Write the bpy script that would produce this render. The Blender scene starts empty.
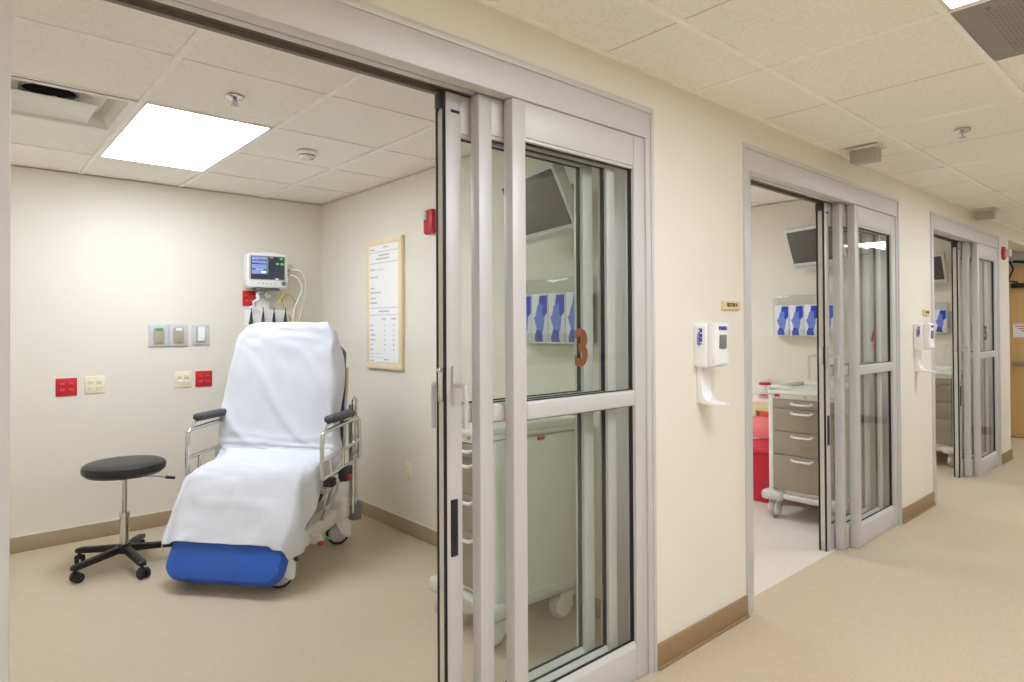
import bpy, bmesh, math, random
from mathutils import Vector, Matrix, noise
random.seed(7)
S = bpy.context.scene
COL = S.collection
PI = math.pi

# ------------------------------------------------------------------ materials
def lin(c):
    o = []
    for v in c:
        v = v / 255.0
        o.append(v / 12.92 if v <= 0.04045 else ((v + 0.055) / 1.055) ** 2.4)
    return (o[0], o[1], o[2], 1.0)

def new_mat(name):
    m = bpy.data.materials.new(name)
    m.use_nodes = True
    nt = m.node_tree
    nt.nodes.clear()
    out = nt.nodes.new('ShaderNodeOutputMaterial')
    return m, nt, out

def mat(name, col, rough=0.5, metal=0.0, var=0.04, scale=18.0, bump=0.0, bscale=200.0, stretch=None, emit=0.0, coat=0.0, spec=0.5):
    """Principled material whose colour varies a little with object-space noise."""
    m, nt, out = new_mat(name)
    b = nt.nodes.new('ShaderNodeBsdfPrincipled')
    nt.links.new(b.outputs[0], out.inputs[0])
    tc = nt.nodes.new('ShaderNodeTexCoord')
    mp = nt.nodes.new('ShaderNodeMapping')
    nt.links.new(tc.outputs['Object'], mp.inputs['Vector'])
    if stretch: mp.inputs['Scale'].default_value = stretch
    n = nt.nodes.new('ShaderNodeTexNoise')
    n.inputs['Scale'].default_value = scale
    n.inputs['Detail'].default_value = 4
    nt.links.new(mp.outputs[0], n.inputs['Vector'])
    r = nt.nodes.new('ShaderNodeValToRGB')
    c = lin(col)
    r.color_ramp.elements[0].position = 0.3
    r.color_ramp.elements[1].position = 0.7
    r.color_ramp.elements[0].color = tuple(max(0, x * (1 - var)) for x in c[:3]) + (1,)
    r.color_ramp.elements[1].color = tuple(min(1, x * (1 + var)) for x in c[:3]) + (1,)
    nt.links.new(n.outputs['Fac'], r.inputs['Fac'])
    nt.links.new(r.outputs[0], b.inputs['Base Color'])
    b.inputs['Roughness'].default_value = rough
    b.inputs['Metallic'].default_value = metal
    b.inputs['Coat Weight'].default_value = coat
    b.inputs['Specular IOR Level'].default_value = spec
    if emit > 0:
        nt.links.new(r.outputs[0], b.inputs['Emission Color'])
        b.inputs['Emission Strength'].default_value = emit
    if bump > 0:
        n2 = nt.nodes.new('ShaderNodeTexNoise')
        n2.inputs['Scale'].default_value = bscale
        n2.inputs['Detail'].default_value = 3
        nt.links.new(mp.outputs[0], n2.inputs['Vector'])
        bp = nt.nodes.new('ShaderNodeBump')
        bp.inputs['Strength'].default_value = bump
        bp.inputs['Distance'].default_value = 0.002
        nt.links.new(n2.outputs['Fac'], bp.inputs['Height'])
        nt.links.new(bp.outputs[0], b.inputs['Normal'])
    return m

def emission(name, col, strength):
    m, nt, out = new_mat(name)
    e = nt.nodes.new('ShaderNodeEmission')
    e.inputs[0].default_value = lin(col)
    e.inputs[1].default_value = strength
    nt.links.new(e.outputs[0], out.inputs[0])
    return m

def glass_mat(name, tint, refl=1.0):
    """thin architectural pane: tinted transparency plus a Fresnel mirror"""
    m, nt, out = new_mat(name)
    t = nt.nodes.new('ShaderNodeBsdfTransparent'); t.inputs[0].default_value = tint
    g = nt.nodes.new('ShaderNodeBsdfGlossy'); g.inputs['Roughness'].default_value = 0.01
    # Schlick Fresnel from the viewing angle, the same on both faces of the pane
    ge = nt.nodes.new('ShaderNodeNewGeometry')
    dt = nt.nodes.new('ShaderNodeVectorMath'); dt.operation = 'DOT_PRODUCT'
    nt.links.new(ge.outputs['Incoming'], dt.inputs[0]); nt.links.new(ge.outputs['Normal'], dt.inputs[1])
    def mth(op, a, b=None):
        n = nt.nodes.new('ShaderNodeMath'); n.operation = op
        if isinstance(a, float): n.inputs[0].default_value = a
        else: nt.links.new(a, n.inputs[0])
        if b is not None: n.inputs[1].default_value = b
        if op == 'MULTIPLY_ADD': n.inputs[2].default_value = 1.0
        return n.outputs[0]
    ab = mth('ABSOLUTE', dt.outputs['Value'])
    mu = nt.nodes.new('ShaderNodeMath'); mu.operation = 'MULTIPLY_ADD'; mu.inputs[1].default_value = 0.96*refl; mu.inputs[2].default_value = 0.04*refl
    nt.links.new(mth('POWER', mth('SUBTRACT', 1.0, None) if False else mth('MULTIPLY_ADD', ab, -1.0), 5.0), mu.inputs[0])
    mx = nt.nodes.new('ShaderNodeMixShader')
    nt.links.new(mu.outputs[0], mx.inputs[0])
    nt.links.new(t.outputs[0], mx.inputs[1]); nt.links.new(g.outputs[0], mx.inputs[2])
    nt.links.new(mx.outputs[0], out.inputs[0])
    return m

def ceiling_mat(name, col):
    m, nt, out = new_mat(name)
    b = nt.nodes.new('ShaderNodeBsdfPrincipled'); b.inputs['Roughness'].default_value = 0.95
    b.inputs['Specular IOR Level'].default_value = 0.1
    nt.links.new(b.outputs[0], out.inputs[0])
    tc = nt.nodes.new('ShaderNodeTexCoord')
    v = nt.nodes.new('ShaderNodeTexNoise'); v.inputs['Scale'].default_value = 70; v.inputs['Detail'].default_value = 6
    nt.links.new(tc.outputs['Object'], v.inputs['Vector'])
    r = nt.nodes.new('ShaderNodeValToRGB'); c = lin(col)
    r.color_ramp.elements[0].position = 0.34; r.color_ramp.elements[1].position = 0.52
    r.color_ramp.elements[0].color = tuple(x * 0.93 for x in c[:3]) + (1,)
    r.color_ramp.elements[1].color = c
    nt.links.new(v.outputs['Fac'], r.inputs['Fac']); nt.links.new(r.outputs[0], b.inputs['Base Color'])
    bp = nt.nodes.new('ShaderNodeBump'); bp.inputs['Strength'].default_value = 0.35; bp.inputs['Distance'].default_value = 0.002
    nt.links.new(v.outputs['Fac'], bp.inputs['Height']); nt.links.new(bp.outputs[0], b.inputs['Normal'])
    return m

def floor_mat(name, col, rough=0.42, lo=0.9, hi=1.07):
    """sheet vinyl with a fine linear fleck"""
    m, nt, out = new_mat(name)
    b = nt.nodes.new('ShaderNodeBsdfPrincipled'); b.inputs['Roughness'].default_value = rough
    b.inputs['Specular IOR Level'].default_value = 0.35
    nt.links.new(b.outputs[0], out.inputs[0])
    tc = nt.nodes.new('ShaderNodeTexCoord')
    mp = nt.nodes.new('ShaderNodeMapping'); mp.inputs['Scale'].default_value = (1.2, 7, 1)
    nt.links.new(tc.outputs['Object'], mp.inputs['Vector'])
    n1 = nt.nodes.new('ShaderNodeTexNoise'); n1.inputs['Scale'].default_value = 14; n1.inputs['Detail'].default_value = 8; n1.inputs['Roughness'].default_value = 0.7
    nt.links.new(mp.outputs[0], n1.inputs['Vector'])
    r = nt.nodes.new('ShaderNodeValToRGB'); c = lin(col)
    r.color_ramp.elements[0].position = 0.3; r.color_ramp.elements[1].position = 0.7
    r.color_ramp.elements[0].color = tuple(x * lo for x in c[:3]) + (1,)
    r.color_ramp.elements[1].color = tuple(min(1, x * hi) for x in c[:3]) + (1,)
    nt.links.new(n1.outputs['Fac'], r.inputs['Fac']); nt.links.new(r.outputs[0], b.inputs['Base Color'])
    n2 = nt.nodes.new('ShaderNodeTexNoise'); n2.inputs['Scale'].default_value = 3
    nt.links.new(tc.outputs['Object'], n2.inputs['Vector'])
    bp = nt.nodes.new('ShaderNodeBump'); bp.inputs['Strength'].default_value = 0.05; bp.inputs['Distance'].default_value = 0.01
    nt.links.new(n2.outputs['Fac'], bp.inputs['Height']); nt.links.new(bp.outputs[0], b.inputs['Normal'])
    return m

M = {}
M['wall'] = mat('cream_wall_paint', (232, 227, 213), 0.7, var=0.012, scale=3, bump=0.04, bscale=120, spec=0.3)
M['wall_low'] = mat('cream_wall_protection_sheet', (228, 223, 207), 0.5, var=0.012, scale=3, bump=0.05, bscale=90, spec=0.35)
M['ceil'] = ceiling_mat('acoustic_tile', (248, 244, 237))
M['tee'] = mat('ceiling_tee_white', (250, 247, 242), 0.6)
M['groove'] = mat('tile_groove_grey', (206, 197, 184), 0.9)
M['floor'] = floor_mat('tan_sheet_vinyl', (203, 186, 161))
M['floor_light'] = floor_mat('pale_sheet_vinyl', (226, 218, 206), 0.35, 0.97, 1.02)
M['base'] = mat('brown_cove_base', (150, 124, 88), 0.55, var=0.03)
M['cove'] = mat('tan_vinyl_cove', (172, 152, 124), 0.5, var=0.03)
M['cap'] = mat('cove_cap_strip', (222, 214, 196), 0.5)
M['alu'] = mat('satin_aluminium', (206, 205, 203), 0.45, metal=0.15, var=0.03, scale=60, stretch=(40, 40, 0.6))
M['alu_d'] = mat('shaded_track_aluminium', (128, 122, 112), 0.5, metal=0.4)  # darker copy of the aluminium, shade of the header recess put into the colour
M['gasket'] = mat('black_rubber_gasket', (26, 26, 28), 0.6)
M['gasket_g'] = mat('pale_grey_pile_seal', (206, 204, 190), 0.8)
M['glass'] = glass_mat('clear_door_glass', (0.972, 0.987, 0.976, 1), 0.8)
M['chrome'] = mat('polished_chrome', (215, 214, 210), 0.14, metal=1.0, var=0.02)
M['steel'] = mat('brushed_steel', (190, 190, 188), 0.3, metal=0.9, var=0.03)
M['white_pl'] = mat('white_plastic', (240, 240, 238), 0.35, var=0.01)
M['off_pl'] = mat('off_white_plastic', (226, 222, 212), 0.4, var=0.015)
M['grey_pl'] = mat('grey_plastic', (122, 122, 120), 0.45)
M['lgrey_pl'] = mat('light_grey_plastic', (186, 184, 178), 0.4)
M['dark_pl'] = mat('charcoal_plastic', (46, 46, 48), 0.5)
M['black'] = mat('black_vinyl', (34, 34, 36), 0.38, var=0.06, bump=0.08, bscale=300)
M['black_pl'] = mat('black_nylon', (30, 30, 31), 0.45)
M['arm'] = mat('grey_black_armrest_foam', (66, 68, 72), 0.55)
M['blue_vinyl'] = mat('royal_blue_vinyl', (42, 96, 196), 0.45, var=0.03, bump=0.06, bscale=250)
M['navy'] = mat('slate_blue_shell', (74, 92, 128), 0.5)
M['sheet'] = mat('white_cotton_sheet', (216, 218, 224), 0.9, var=0.012, scale=9, bump=0.1, bscale=500, spec=0.1)
M['red'] = mat('red_plastic', (204, 38, 44), 0.4)
M['red_bin'] = mat('biohazard_red_plastic', (196, 24, 52), 0.4, var=0.03)
M['red_lid'] = mat('dark_red_lid', (206, 38, 62), 0.4)
M['pink'] = mat('translucent_red_sharps', (248, 140, 140), 0.35, var=0.03)
M['pink_lt'] = mat('pale_pink_wipes', (244, 206, 206), 0.6)
M['ivory'] = mat('ivory_plastic', (238, 232, 204), 0.4)
M['beige'] = mat('beige_plastic', (222, 206, 158), 0.45)
M['orange'] = mat('orange_red_label', (226, 84, 48), 0.5)
M['gas_plate'] = mat('gas_outlet_plate', (205, 207, 206), 0.4, var=0.02)
M['gas_body'] = mat('gas_outlet_taupe', (178, 168, 146), 0.45)
M['green'] = mat('medical_green', (60, 170, 110), 0.4)
M['wood'] = mat('birch_frame', (238, 220, 182), 0.5, var=0.05, scale=10, stretch=(2, 2, 0.3))
M['paper'] = mat('white_board_face', (246, 246, 244), 0.4, var=0.005)
M['ink'] = mat('grey_print', (190, 190, 192), 0.8)
M['ink_d'] = mat('dark_brown_print', (104, 86, 58), 0.7)
M['sign'] = mat('tan_sign_plate', (226, 204, 154), 0.5, var=0.05)
M['purple'] = mat('violet_blue_print', (72, 56, 178), 0.5)
M['violet'] = mat('magenta_violet_print', (150, 70, 200), 0.5)
M['num'] = mat('rust_brown_number', (122, 72, 38), 0.5, var=0.04)
M['tan_draw'] = mat('taupe_drawer', (158, 146, 128), 0.42, var=0.015)
M['cart'] = mat('cart_ivory_enamel', (234, 234, 224), 0.3, var=0.01)
M['cart_panel'] = mat('cart_pale_green_grey_side', (236, 238, 228), 0.3, var=0.01)
M['rub'] = mat('cart_grey_bumper', (212, 208, 198), 0.5)
M['tv'] = mat('tv_silver_bezel', (212, 214, 212), 0.35)
M['tv_scr'] = mat('tv_dark_screen', (84, 82, 76), 0.12, var=0.02)  # lightened grey: the reflection on the screen is put into its colour
M['glove_blue'] = mat('glove_print_blue', (40, 66, 200), 0.5, var=0.25, scale=40)
M['glove_mid'] = mat('glove_print_pale_blue', (110, 140, 226), 0.5, var=0.12, scale=40)
M['glove_box'] = mat('glove_carton_white', (232, 234, 238), 0.6, var=0.03)
M['clear'] = glass_mat('clear_acrylic', (0.95, 0.96, 0.95, 1))
M['lamp_room'] = emission('room_lamp_diffuser', (234, 241, 255), 18.6)
M['lamp_hall'] = emission('hall_lamp_diffuser', (238, 244, 255), 14.8)
M['scr_dark'] = mat('monitor_screen_dark', (52, 54, 70), 0.2, emit=0.35)
M['scr_blue'] = mat('monitor_screen_blue', (126, 142, 192), 0.3, emit=0.45)
M['scr_pale'] = mat('monitor_screen_pale', (214, 220, 240), 0.3, emit=0.7)
M['scr_navy'] = mat('monitor_screen_navy', (56, 62, 92), 0.3, emit=0.4)
M['scr_green'] = mat('monitor_screen_green', (84, 176, 84), 0.3, emit=0.5)
M['scr_pink'] = mat('monitor_screen_pink', (190, 120, 125), 0.3, emit=0.4)
M['cable_w'] = mat('white_cable', (238, 238, 232), 0.45)
M['cable_y'] = mat('yellow_cable', (228, 196, 80), 0.5)
M['cable_k'] = mat('black_cable', (30, 30, 30), 0.5)
M['door_wood'] = mat('maple_door', (214, 180, 122), 0.45, var=0.05, scale=5, stretch=(5, 5, 0.5))
M['grille'] = mat('grey_return_grille', (150, 146, 142), 0.5, metal=0.3)
M['hole'] = mat('grille_hole_dark', (116, 111, 108), 0.8)
M['duct'] = mat('dark_duct', (24, 24, 25), 0.8)
M['diff'] = mat('white_enamel_diffuser', (226, 223, 214), 0.35)
M['alarm_red'] = mat('alarm_red', (190, 30, 44), 0.35)
M['lens'] = mat('clear_lens_plastic', (226, 228, 230), 0.15)
M['frost'] = mat('frosted_dome_lens', (176, 168, 160), 0.3)
M['rail_wood'] = mat('brown_wall_guard', (140, 118, 92), 0.5)
M['tray'] = mat('clear_acrylic_edge', (232, 232, 222), 0.2)

# ------------------------------------------------------------------ mesh helpers
class MB:
    def __init__(self): self.bm = bmesh.new()
    def _merge(self, b, mtx=None):
        if mtx is not None: bmesh.ops.transform(b, matrix=mtx, verts=b.verts)
        me = bpy.data.meshes.new('tmp'); b.to_mesh(me); b.free()
        self.bm.from_mesh(me); bpy.data.meshes.remove(me)
        return self
    def box(self, x0, x1, y0, y1, z0, z1, bev=0.0, seg=2, mtx=None):
        b = bmesh.new()
        bmesh.ops.create_cube(b, size=1.0)
        bmesh.ops.transform(b, matrix=Matrix.Translation(((x0+x1)/2, (y0+y1)/2, (z0+z1)/2)) @ Matrix.Diagonal((abs(x1-x0), abs(y1-y0), abs(z1-z0), 1)), verts=b.verts)
        if bev > 0:
            bev = min(bev, 0.49 * min(abs(x1-x0), abs(y1-y0), abs(z1-z0)))
            bmesh.ops.bevel(b, geom=list(b.edges), offset=bev, segments=seg, profile=0.5, affect='EDGES')
        return self._merge(b, mtx)
    def cyl(self, p0, p1, r0, r1=None, n=20, cap=True):
        p0, p1 = Vector(p0), Vector(p1); r1 = r0 if r1 is None else r1
        d = p1 - p0; L = d.length
        b = bmesh.new()
        bmesh.ops.create_cone(b, cap_ends=cap, segments=n, radius1=r0, radius2=r1, depth=L)
        q = d.to_track_quat('Z', 'Y').to_matrix().to_4x4()
        return self._merge(b, Matrix.Translation((p0+p1)/2) @ q)
    def sphere(self, c, r, n=16, sc=(1, 1, 1)):
        b = bmesh.new()
        bmesh.ops.create_uvsphere(b, u_segments=n, v_segments=max(6, n//2), radius=r)
        return self._merge(b, Matrix.Translation(c) @ Matrix.Diagonal((sc[0], sc[1], sc[2], 1)))
    def lathe(self, prof, c=(0, 0, 0), n=28, mtx=None):
        """profile of (r,z) revolved about Z"""
        b = bmesh.new(); rings = []
        for r, z in prof:
            if r < 1e-6: rings.append([b.verts.new((0, 0, z))])
            else: rings.append([b.verts.new((r*math.cos(2*PI*i/n), r*math.sin(2*PI*i/n), z)) for i in range(n)])
        for a, c2 in zip(rings, rings[1:]):
            for i in range(n):
                j = (i+1) % n
                if len(a) == 1 and len(c2) == 1: continue
                if len(a) == 1: b.faces.new((a[0], c2[j], c2[i]))
                elif len(c2) == 1: b.faces.new((a[i], a[j], c2[0]))
                else: b.faces.new((a[i], a[j], c2[j], c2[i]))
        bmesh.ops.recalc_face_normals(b, faces=b.faces)
        m = Matrix.Translation(c)
        return self._merge(b, m if mtx is None else mtx @ m)
    def tube(self, pts, r, n=10, close=False, smooth=0):
        """round tube along a polyline; corners rounded by Chaikin passes"""
        P = [Vector(p) for p in pts]
        for _ in range(smooth):
            Q = [P[0]]
            for a, c in zip(P, P[1:]): Q += [a*0.75+c*0.25, a*0.25+c*0.75]
            Q.append(P[-1]); P = Q
        b = bmesh.new(); rings = []
        up = Vector((0.013, 0.021, 1)).normalized()
        prev = None
        for i, p in enumerate(P):
            t = (P[min(i+1, len(P)-1)] - P[max(i-1, 0)]).normalized()
            if prev is None:
                a = t.cross(up)
                if a.length < 0.05: a = t.cross(Vector((1, 0.01, 0)))
                a.normalize()
            else:
                a = (prev - t*prev.dot(t))
                a = a.normalized() if a.length > 1e-6 else t.orthogonal().normalized()
            prev = a; c = t.cross(a)
            rings.append([b.verts.new(p + (a*math.cos(2*PI*k/n) + c*math.sin(2*PI*k/n))*r) for k in range(n)])
        for A, B in zip(rings, rings[1:]):
            for k in range(n): b.faces.new((A[k], A[(k+1) % n], B[(k+1) % n], B[k]))
        b.faces.new(rings[0]); b.faces.new(rings[-1])
        bmesh.ops.recalc_face_normals(b, faces=b.faces)
        return self._merge(b)
    def prism(self, poly, d0, d1, axis='y', mtx=None, bev=0.0):
        """polygon extruded along an axis. poly coords: y:(x,z) x:(y,z) z:(x,y)"""
        b = bmesh.new()
        def v(p, d):
            return {'y': (p[0], d, p[1]), 'x': (d, p[0], p[1]), 'z': (p[0], p[1], d)}[axis]
        A = [b.verts.new(v(p, d0)) for p in poly]; B = [b.verts.new(v(p, d1)) for p in poly]
        b.faces.new(A); b.faces.new(B)
        for i in range(len(A)):
            j = (i+1) % len(A); b.faces.new((A[i], A[j], B[j], B[i]))
        bmesh.ops.recalc_face_normals(b, faces=b.faces)
        if bev > 0: bmesh.ops.bevel(b, geom=list(b.edges), offset=bev, segments=2, profile=0.5, affect='EDGES')
        return self._merge(b, mtx)
    def text(self, s, size, depth, mtx, bold=0.0, align='CENTER', shear=0.0):
        cu = bpy.data.curves.new('tmp_txt', 'FONT'); cu.body = s; cu.size = size; cu.extrude = depth/2; cu.offset = bold
        cu.align_x = align; cu.align_y = 'CENTER'; cu.shear = shear; cu.resolution_u = 4
        o = bpy.data.objects.new('tmp_txt', cu); COL.objects.link(o)
        dg = bpy.context.evaluated_depsgraph_get(); dg.update()
        me = bpy.data.meshes.new_from_object(o.evaluated_get(dg))
        me.transform(mtx); self.bm.from_mesh(me)
        bpy.data.objects.remove(o); bpy.data.curves.remove(cu); bpy.data.meshes.remove(me)
        return self

def obj(name, mb, material, parent=None, angle=35):
    me = bpy.data.meshes.new(name)
    bm = mb.bm if isinstance(mb, MB) else mb
    bm.to_mesh(me); bm.free()
    me.materials.append(material)
    me.shade_smooth(); me.set_sharp_from_angle(angle=math.radians(angle))
    o = bpy.data.objects.new(name, me); COL.objects.link(o)
    if parent is not None: o.parent = parent
    return o
def box(name, x0, x1, y0, y1, z0, z1, m, parent=None, bev=0.0): return obj(name, MB().box(x0, x1, y0, y1, z0, z1, bev), m, parent)
def thing(name, label, cat, loc=(0, 0, 0), rz=0.0, group=None):
    o = bpy.data.objects.new(name, None); COL.objects.link(o)
    o.empty_display_size = 0.1; o.location = loc; o.rotation_euler = (0, 0, rz)
    o['label'] = label; o['category'] = cat
    if group: o['group'] = group
    return o
def tag(o, label, cat, group=None, loc=None):
    o['label'] = label; o['category'] = cat
    if group: o['group'] = group
    if loc is not None: o.location = loc
    return o
def struct(o): o['kind'] = 'structure'; return o
def dup(o, loc=None, rz=None, label=None, parent=None):
    """copy of a thing with copies of its parts and sub-parts (mesh data shared)"""
    r = o.copy(); COL.objects.link(r)
    if loc is not None: r.location = loc
    if rz is not None: r.rotation_euler = (0, 0, rz)
    if label: r['label'] = label
    if parent is not None: r.parent = parent
    for ch in list(o.children):
        dup(ch, parent=r)
    return r

# ------------------------------------------------------------------ dimensions (metres). hall wall face y=0, rooms at y>0
CEIL = 2.44
WT = 0.18                 # thickness of the hall wall
PITCH = 2.88
X0 = 0.02                 # left edge of the first door frame
DW = 2.15
HTOP = 2.293
RW = 2.355                # right wall face of the first room
BACK = 3.51
END = 8.39                # where the hall wall stops
FAR = 10.0
HALL_Y = -5.6  # unseen opposite side, set back so more light bounces to the ceilings
LEFT = -3.2

# ------------------------------------------------------------------ shell
w = MB()
xs = [LEFT, X0]
for k in range(3):
    a = X0 + PITCH*k
    w.box(a, a+DW, 0, WT, HTOP, CEIL)
    b = a + DW; c = X0 + PITCH*(k+1) if k < 2 else END
    w.box(b, c, 0, WT, 0, CEIL)
w.box(LEFT, X0, 0, WT, 0, CEIL)
w.box(END, FAR, 0, WT, 2.30, CEIL)
struct(obj('wall_front', w, M['wall']))
w = MB().box(END, FAR+0.1, 1.6, 1.7, 0, CEIL)
struct(obj('wall_alcove', w, M['wall']))
w = MB().box(END-0.12, END, WT, 1.6, 0, CEIL)
struct(obj('wall_alcove_side', w, M['wall']))
w = MB().box(FAR, FAR+0.1, HALL_Y, -0.37, 0, CEIL).box(FAR, FAR+0.1, 0.60, 1.6, 0, CEIL).box(FAR, FAR+0.1, -0.37, 0.60, 2.2, CEIL)
struct(obj('wall_end', w, M['wall']))
struct(box('wall_near', LEFT-0.1, LEFT, HALL_Y, WT, 0, CEIL, M['wall']))
struct(box('wall_opposite', LEFT, FAR, HALL_Y-0.1, HALL_Y, 0, CEIL, M['wall']))
struct(box('floor', LEFT, FAR, HALL_Y, 0.085, -0.08, 0, M['floor']))
struct(box('floor_alcove', END-0.12, FAR, 0.085, 1.6, -0.08, 0, M['floor']))
struct(box('ceiling', LEFT, FAR, HALL_Y, 1.6 if False else WT, CEIL+0.007, CEIL+0.09, M['ceil']))
struct(box('ceiling_alcove', END-0.12, FAR, WT, 1.6, CEIL+0.007, CEIL+0.09, M['ceil']))

for k in range(3):
    xr = RW + PITCH*k; xl = xr - 2.76
    t = 0.12
    struct(box('wall_right', xr, xr+t, WT, BACK+0.1, 0, CEIL, M['wall']))
    if k == 0: struct(box('wall_left', xl-t, xl, WT, BACK+0.1, 0, CEIL, M['wall']))
    struct(box('wall_back', xl, xr, BACK, BACK+0.1, 0, CEIL, M['wall']))
    struct(box('floor_room', xl-0.06, xr+0.06, 0.085, BACK+0.05, -0.08, 0, M['floor_light'] if k == 1 else M['floor']))
    cm = MB()
    if k == 0:
        for q in ((xl-0.06, 0.055, WT, BACK+0.05), (0.645, xr+0.06, WT, BACK+0.05), (0.055, 0.645, WT, 1.70), (0.055, 0.645, 2.31, BACK+0.05)): cm.box(*q, CEIL+0.007, CEIL+0.09)
    else: cm.box(xl-0.06, xr+0.06, WT, BACK+0.05, CEIL+0.007, CEIL+0.09)
    struct(obj('ceiling_room', cm, M['ceil']))
    # wall-protection sheet below the eye line
    p = MB().box(xr-0.003, xr, WT, BACK, 0.1, 1.307)
    struct(obj('trim_%d' % (k+1), p, M['wall_low']))
    b = MB().box(xr-0.012, xr, WT, BACK, 0, 0.098, 0.003).box(xl, xr, BACK-0.012, BACK, 0, 0.098, 0.003).box(xl, xl+0.012, WT, BACK, 0, 0.098, 0.003)
    struct(obj('baseboard_room', b, M['cove']))
    b = MB().box(xr-0.014, xr, WT, BACK, 0.098, 0.104).box(xl, xr, BACK-0.014, BACK, 0.098, 0.104)
    struct(obj('trim_cap', b, M['cap']))

b = MB()
for k in range(-1, 3):
    a = LEFT if k < 0 else X0 + PITCH*k + DW
    c = X0 if k < 0 else (X0 + PITCH*(k+1) if k < 2 else END)
    b.box(a, c, -0.012, 0, 0, 0.1, 0.003)
    b.box(a, c, -0.022, 0, 0, 0.012, 0.004)
struct(obj('baseboard_front', b, M['base']))
struct(obj('baseboard_opposite', MB().box(LEFT, FAR, HALL_Y, HALL_Y+0.012, 0, 0.1, 0.003), M['base']))
struct(obj('baseboard_end', MB().box(FAR-0.012, FAR, HALL_Y, -0.4, 0, 0.1, 0.003).box(FAR-0.012, FAR, 0.65, 1.6, 0, 0.1, 0.003), M['base']))
g = MB().box(LEFT, FAR, HALL_Y, HALL_Y+0.05, 0.82, 0.96, 0.015)
struct(obj('trim_guard', g, M['rail_wood']))

# suspended-ceiling grid
def tees(name, xlist, ylist, xa, xb, ya, yb, wd=0.024):
    m = MB()
    for x in xlist: m.box(x-wd/2, x+wd/2, ya, yb, CEIL-0.002, CEIL+0.009)
    for y in ylist: m.box(xa, xb, y-wd/2, y+wd/2, CEIL-0.002, CEIL+0.009)
    return struct(obj(name, m, M['tee']))
m = MB()
for y in [-0.345-0.61*i for i in range(9)]: m.box(LEFT, FAR, y-0.012, y+0.012, CEIL-0.002, CEIL+0.009)
cx = [2.485+1.22*i for i in range(-4, 7)]
for x in cx: m.box(x-0.012, x+0.012, HALL_Y, 0, CEIL-0.001, CEIL+0.0095)
m.box(LEFT, FAR, -0.018, 0, CEIL-0.003, CEIL+0.0085)
struct(obj('trim_ceiling', m, M['tee']))
m = MB()
for x in cx:
    m.box(x+0.607, x+0.613, HALL_Y, 0, CEIL+0.0065, CEIL+0.0085)
struct(obj('trim_groove', m, M['groove']))
for k in range(3):
    o = PITCH*k
    xr = RW+o; xl = xr-2.76
    X = [0.655+o+0.61*i for i in range(-1, 3)]
    Y = [0.48+0.61*i for i in range(0, 5)]
    m = MB()
    for x in X: m.box(x-0.012, x+0.012, WT, BACK, CEIL-0.003, CEIL+0.009)
    for y in Y: m.box(xl, xr, y-0.006, y+0.006, CEIL+0.001, CEIL+0.009)
    struct(obj('trim_grid', m, M['tee']))

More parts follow.
